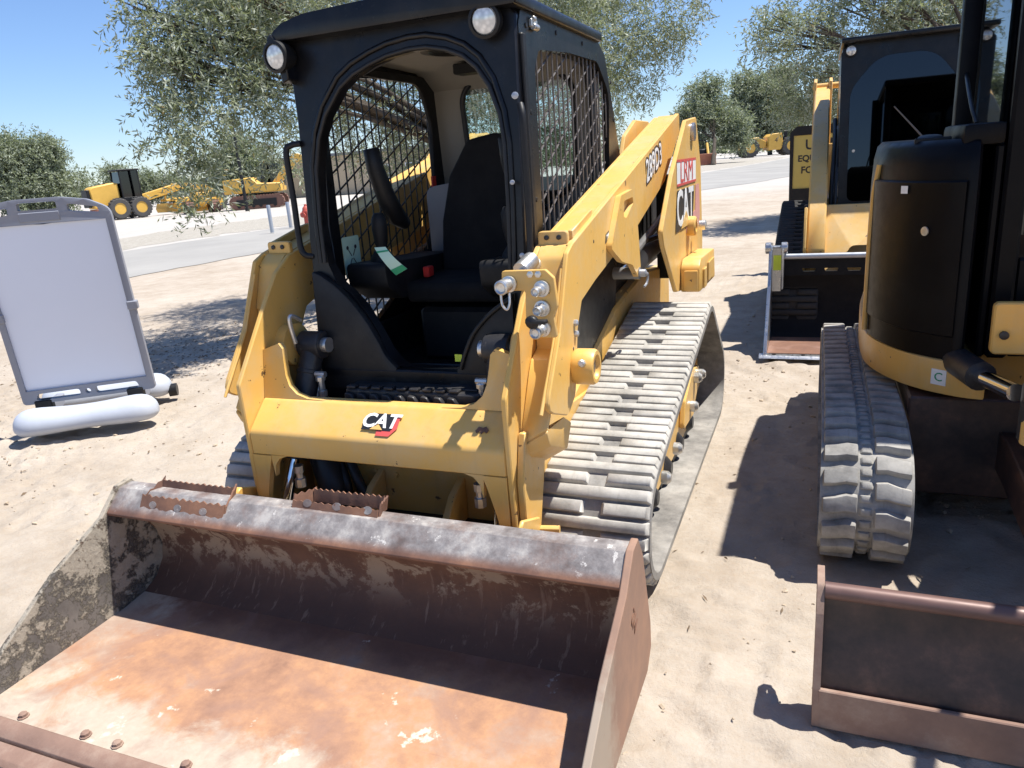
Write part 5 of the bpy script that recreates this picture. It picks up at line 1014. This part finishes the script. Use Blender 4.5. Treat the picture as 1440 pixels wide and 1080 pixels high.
bm = BM(); prism(bm, [(1.7, 1.2), (1.8, 2.4), (3.9, 2.2), (4.4, 1.8), (4.4, 1.0)], 'y', -.6, .6); box(bm, 1.9, 2.6, -.6, .4, 2.4, 3.4); obj('tractor', bm, 'plastic', SC, local=True, bevel=.04)
# blade machine, far right
DZ = thing('bulldozer', 'dark far bulldozer showing its worn orange blade beside a tree trunk', 'bulldozer', (-9.95, 81.6, 0), -1.17)
for y in (-.95, .95): crawler(DZ, -1.8, y, 2.9, .9, .5)
bm = BM(); prism(bm, [(-3.2, .7), (-3.2, 1.5), (-2.0, 1.7), (-.6, 1.6), (-.5, .7)], 'y', -.6, .6); obj('hood', bm, 'plastic', DZ, local=True, bevel=.04)
bm = BM(); box(bm, -3.0, -1.8, -.7, .7, 2.5, 2.62)
for x in (-2.95, -1.9):
    for y in (-.65, .6): box(bm, x-.05, x+.05, y, y+.08, 1.4, 2.5)
obj('canopy', bm, 'plastic', DZ, local=True)
bm = BM(); prism(bm, [(.15, .05), (.0, .5), (.12, 1.15), (.22, 1.15), (.1, .5), (.25, .05)], 'y', -.9, 1.2); obj('dozer_blade', bm, 'orange', DZ, local=True, bevel=.02)
bm = BM(); tube(bm, [(-.9, .5, 2.2), (.0, .4, 1.0)], .14, 8); obj('lift_arm', bm, 'farsun', DZ, local=True)
for y in (.8, -.95):
    bm = BM(); box(bm, -1.6, .0, y, y+.15, .4, .6); obj('push_arm', bm, 'farsun', DZ, local=True)

# ------------------------------------------------------------------ trees
def leaves(lobes, dens, L_, W_, mat, seed, shell=.45, droop=.5):
    rs = np.random.RandomState(seed); C_, D_ = [], []
    for (c, r) in lobes:
        n = int(dens*r*r); tw_ = max(1, n//16)
        d = rs.normal(size=(tw_, 3)); d /= np.linalg.norm(d, axis=1)[:, None]
        rad_ = r*(shell+(1.08-shell)*rs.rand(tw_)**.7)*(1+.22*np.sin(d[:, 0]*5+seed)*np.cos(d[:, 1]*4+d[:, 2]*3))
        base = np.array(c)+d*rad_[:, None]*np.array([1, 1, .95])
        dirv = d*.6+rs.normal(size=(tw_, 3))*.55+np.array([0, 0, -droop]); dirv /= np.linalg.norm(dirv, axis=1)[:, None]
        tl = L_*rs.uniform(3, 6.5, tw_)
        for j in range(16):
            t = (j+rs.rand(tw_))/16
            C_.append(base+dirv*(tl*(t-.3))[:, None]); ld = dirv*.55+rs.normal(size=(tw_, 3))*.6; D_.append(ld/np.linalg.norm(ld, axis=1)[:, None])
    C_ = np.concatenate(C_); D_ = np.concatenate(D_); n = len(C_)
    sd_ = np.cross(D_, rs.normal(size=(n, 3))); sd_ /= np.maximum(np.linalg.norm(sd_, axis=1), 1e-6)[:, None]
    l = (L_*rs.uniform(.65, 1.25, n))[:, None]; w_ = (W_*rs.uniform(.7, 1.2, n))[:, None]
    V = np.stack([C_, C_+D_*l*.5+sd_*w_*.5, C_+D_*l, C_+D_*l*.5-sd_*w_*.5], 1)
    V = V[V[:, :, 2].min(1) > .03]; n = len(V)
    me = bpy.data.meshes.new('crown'); me.vertices.add(n*4); me.vertices.foreach_set('co', V.astype(np.float32).ravel())
    me.loops.add(n*4); me.loops.foreach_set('vertex_index', np.arange(n*4, dtype=np.int32)); me.polygons.add(n); me.polygons.foreach_set('loop_start', np.arange(0, n*4, 4, dtype=np.int32)); me.update(); me.materials.append(M[mat])
    return me
def tree(label, base, fork, lobes, dens, L_, W_, seed, r0, mat='olive', group=None, twigs=True, **k):
    T = thing('olive_tree', label, 'tree', base, 0, group)
    bm = BM(); rr = random.Random(seed); b = Vector(base); f_ = Vector(fork)
    tube(bm, smoothpath([b+Vector((0, 0, -.1)), b.lerp(f_, .4)+Vector((rr.uniform(-.5, .5), rr.uniform(-.5, .5), 0))*r0*2, f_], 5), [r0*(1.35-.5*i/10) for i in range(11)], 12)
    obj('trunk', bm, 'bark', T, smooth=60)
    for i, (c, r) in enumerate(lobes):
        c = Vector(c)
        if i >= 14: break
        bm = BM(); mid = f_.lerp(c, .5)+Vector((rr.uniform(-.3, .3), rr.uniform(-.3, .3), rr.uniform(.05, .4)))*max(r, .6); pts = smoothpath([f_+Vector((0, 0, -.1)), mid, c], 6); nn_ = len(pts)
        tube(bm, pts, [max(.007, r0*.26*(1-1.02*j/nn_)**1.3 if j < nn_-1 else .006) for j in range(nn_)], 7)
        if twigs:
            for q_ in range(5):
                e = c+Vector((rr.gauss(0, 1), rr.gauss(0, 1), rr.gauss(0, .8))).normalized()*r*.8; tube(bm, [pts[-4], c.lerp(e, .5)+Vector((0, 0, .06*r)), e], [r0*.05, r0*.03, .003], 5)
        obj('branch', bm, 'bark', T, smooth=60)
    obj('crown', leaves(lobes, dens, L_, W_, mat, seed, **k), None, T)
    return T
def cl(lobes, k, seed, f=.62):   # break each lobe into smaller clumps
    rr = random.Random(seed); out = []
    for c, r in lobes:
        out.append((c, r*.75))
        for _ in range(k):
            d = Vector((rr.gauss(0, 1), rr.gauss(0, 1), rr.gauss(0, 1))).normalized()*r*rr.uniform(.5, .95); out.append((tuple(Vector(c)+d), r*rr.uniform(.28, .5)))
    return out
T1 = [([-3.581, 3.384, 2.858], 0.675), ([-3.842, 3.069, 2.858], 0.378), ([-3.644, 2.934, 2.48], 0.342), ([-3.329, 3.267, 2.471], 0.378), ([-3.428, 2.907, 2.12], 0.324), ([-3.419, 2.763, 1.823], 0.288), ([-3.392, 2.637, 1.58], 0.198), ([-3.419, 2.574, 1.4], 0.063), ([-3.77, 2.709, 2.264], 0.135), ([-3.806, 2.583, 1.913], 0.09), ([-3.239, 3.609, 2.156], 0.252), ([-3.122, 3.438, 1.796], 0.198), ([-3.311, 3.303, 1.616], 0.09), ([-3.266, 3.771, 2.687], 0.495), ([-3.752, 3.753, 3.578], 0.855), ([-3.437, 4.266, 3.2], 0.81), ([-3.46, 5.56, 2.15], 0.75), ([-3.89, 6.47, 4.28], 1.6),
      ([-1.35, 7.75, 3.17], 1.0), ([-.96, 8.39, 2.85], .6), ([-.36, 8.21, 3.27], .34), ([-1.19, 8.75, 4.33], 1.3), ([-1.72, 7.86, 2.27], .75), ([.02, 7.83, 3.30], .16), ([-2.34, 6.87, 3.6], 1.5), ([-3.32, 7.23, 2.39], 1.2)]
tree('large olive tree with a low hanging branch behind the open-cab loader', (-2.75, 7.0, 0), (-2.6, 7.0, 1.7), cl(T1, 5, 3), 12500, .064, .0145, 3, .22)
T2 = [([1.07, 13.93, 3.38], .9), ([1.91, 14.51, 4.08], 1.4), ([3.69, 16.32, 3.84], 1.5), ([5.3, 17.0, 3.6], 1.4), ([.95, 14.75, 2.55], .75), ([2.74, 16.8, 3.06], 1.5), ([5.6, 18.8, 2.3], 1.1), ([.55, 13.89, 3.93], .4), ([3.07, 15.59, 5.91], 2.3), ([1.51, 15.93, 2.05], .8), ([6.2, 15.5, 5.0], 1.6), ([4.2, 18.4, 2.4], 1.2)]
tree('broad olive tree with dark forking limbs behind the closed-cab loader', (4.15, 14.4, 0), (4.2, 14.5, 2.3), cl(T2, 5, 5), 4200, .10, .025, 5, .26)
T3 = [([-57.96, 41.23, 3.6], 3.4), ([-55.78, 41.83, 2.5], 2.0), ([-59.6, 40.93, 4.9], 2.4), ([-61.69, 39.74, 3.9], 3.3), ([-56.95, 42.07, 4.8], 1.9)]
tree('dense round olive tree standing behind the white pavement sign', (-58.5, 41, 0), (-58.5, 41, 1.2), cl(T3, 6, 7), 1500, .26, .09, 7, .35, 'olivefar', twigs=False)
T4 = [([-68.83, 59.07, 3.26], 1.8), ([-66.67, 59.74, 2.51], 2.0), ([-64.87, 60.29, 2.2], 1.6), ([-63.1, 61.07, 1.94], 1.7)]
tree('small olive tree rising just behind the motor grader', (-66.5, 59.8, 0), (-66.5, 59.8, 1), cl(T4, 5, 9), 900, .32, .11, 9, .3, 'olivefar', twigs=False)
T5 = [([-10.72, 86.82, 6.12], 2.6), ([-11.7, 85.59, 4.0], 2.2), ([-8.45, 87.12, 4.3], 2.6), ([-10.09, 87.8, 8.3], 1.4), ([-7.28, 86.99, 3.0], 1.7), ([-12.88, 85.72, 5.5], 1.1)]
tree('far olive tree with a dark trunk beside the orange dozer blade', (-8.9, 80.5, 0), (-9.2, 84, 2.6), cl(T5, 7, 11), 620, .36, .12, 11, .20, 'olivefar', twigs=False)
T6 = [([-8.6, 130.6, 9.6], 3.7), ([-5.8, 130.7, 6.9], 4.1), ([-8.9, 129.1, 6.3], 3.6), ([-4.9, 132.7, 11.2], 2.6), ([-7.2, 129.1, 5.0], 2.9), ([-3.5, 130.6, 4.8], 2.9)]
tree('far olive tree with a pale crown directly above the two-axle earthmover', (-6.2, 131, 0), (-6.1, 130.5, 3.5), cl(T6, 7, 13), 560, .5, .17, 13, .3, 'olivefar', twigs=False)
for i, (c, r, lb) in enumerate((((15.6, 71.2, 3.4), 4.6, 'olive tree seen through the limbs of the broad olive at the right edge'), ((7.0, 68.6, 3.4), 4.6, 'olive tree hidden mostly by the closed-cab loader and the broad olive'), ((-46.5, 52.5, 3.4), 3.2, 'olive tree between the tan building and the tracked excavator'))):
    L0 = [(c, r*.8), ((c[0]-r*.6, c[1], c[2]-.6), r*.6), ((c[0]+r*.7, c[1], c[2]-.4), r*.6), ((c[0], c[1], c[2]+r*.5), r*.55)]
    tree(lb, (c[0], c[1], 0), (c[0], c[1], 1.3), cl(L0, 5, 20+i), 500, .40, .14, 20+i, .35, 'olivefar', twigs=False)
# far belt of orchard that closes the horizon
rs = np.random.RandomState(33); lob = []
for k in range(150):
    a_ = rad(-62+124*k/149); d_ = 185+rs.uniform(-15, 25); x_, y_ = -35+d_*sin(a_), d_*cos(a_)*.9+10; lob.append(((x_, y_, rs.uniform(.8, 1.9)), rs.uniform(1.8, 3.2)))
tag(obj('orchard_foliage', leaves(lob, 60, 1.1, .5, 'olivefar', 40), None), 'distant grey green orchard rows closing the horizon', 'orchard', kind='stuff')

# ------------------------------------------------------------------ clods and dry litter
def height(x, y):
    i = min(max(np.searchsorted(gx, x)-1, 0), nx-1); j = min(max(np.searchsorted(gy, y)-1, 0), ny-1); return float(Zg[j, i])
rs = np.random.RandomState(5); bm = BM()
for k in range(7000):
    x, y = rs.uniform(-5.5, 3.2), rs.uniform(-1.9, 5.5); r = .003+.013*rs.rand()**6
    if rs.rand() < .75 and vnoise(np.array(x+9), np.array(y-4), 21, .75) < .03: continue
    if vnoise(np.array(x), np.array(y), 8, .6) < -.15 and rs.rand() < .7: continue
    mt = Matrix.Translation((x, y, height(x, y)+r*.3)) @ Matrix.Rotation(rs.rand()*6, 4, 'Z') @ Matrix.Diagonal((r*rs.uniform(.8, 1.6), r, r*rs.uniform(.5, .8), 1))
    bmesh.ops.create_icosphere(bm, subdivisions=1, radius=1, matrix=mt)
for v in bm.verts: v.co += Vector(rs.normal(size=3))*.0015
tag(obj('dirt_clods', bm, 'stone', smooth=0), 'small dirt clods and pebbles scattered on the sand', 'pebbles', kind='stuff')
V, Fc = [], []
for k in range(1900):
    if k < 1500: x, y = rs.normal(-4.4, .8), rs.normal(3.3, .8)
    else: x, y = rs.uniform(-5.5, 3.0), rs.uniform(-1.5, 5)
    l, w_, a_ = rs.uniform(.02, .055), rs.uniform(.005, .012), rs.rand()*6.3; z = height(x, y)+.006; i0 = len(V); tz = rs.uniform(-.006, .012)
    for u, v, h in ((-l/2, 0, 0), (0, w_/2, tz), (l/2, 0, tz*.5), (0, -w_/2, 0)): V.append((x+u*cos(a_)-v*sin(a_), y+u*sin(a_)+v*cos(a_), z+h))
    Fc.append((i0, i0+1, i0+2, i0+3))
me = bpy.data.meshes.new('leaf_litter'); me.from_pydata(V, [], Fc); me.materials.append(M['litter']); tag(obj('leaf_litter', me, None), 'dry olive leaves scattered on the dirt', 'leaves', kind='stuff')
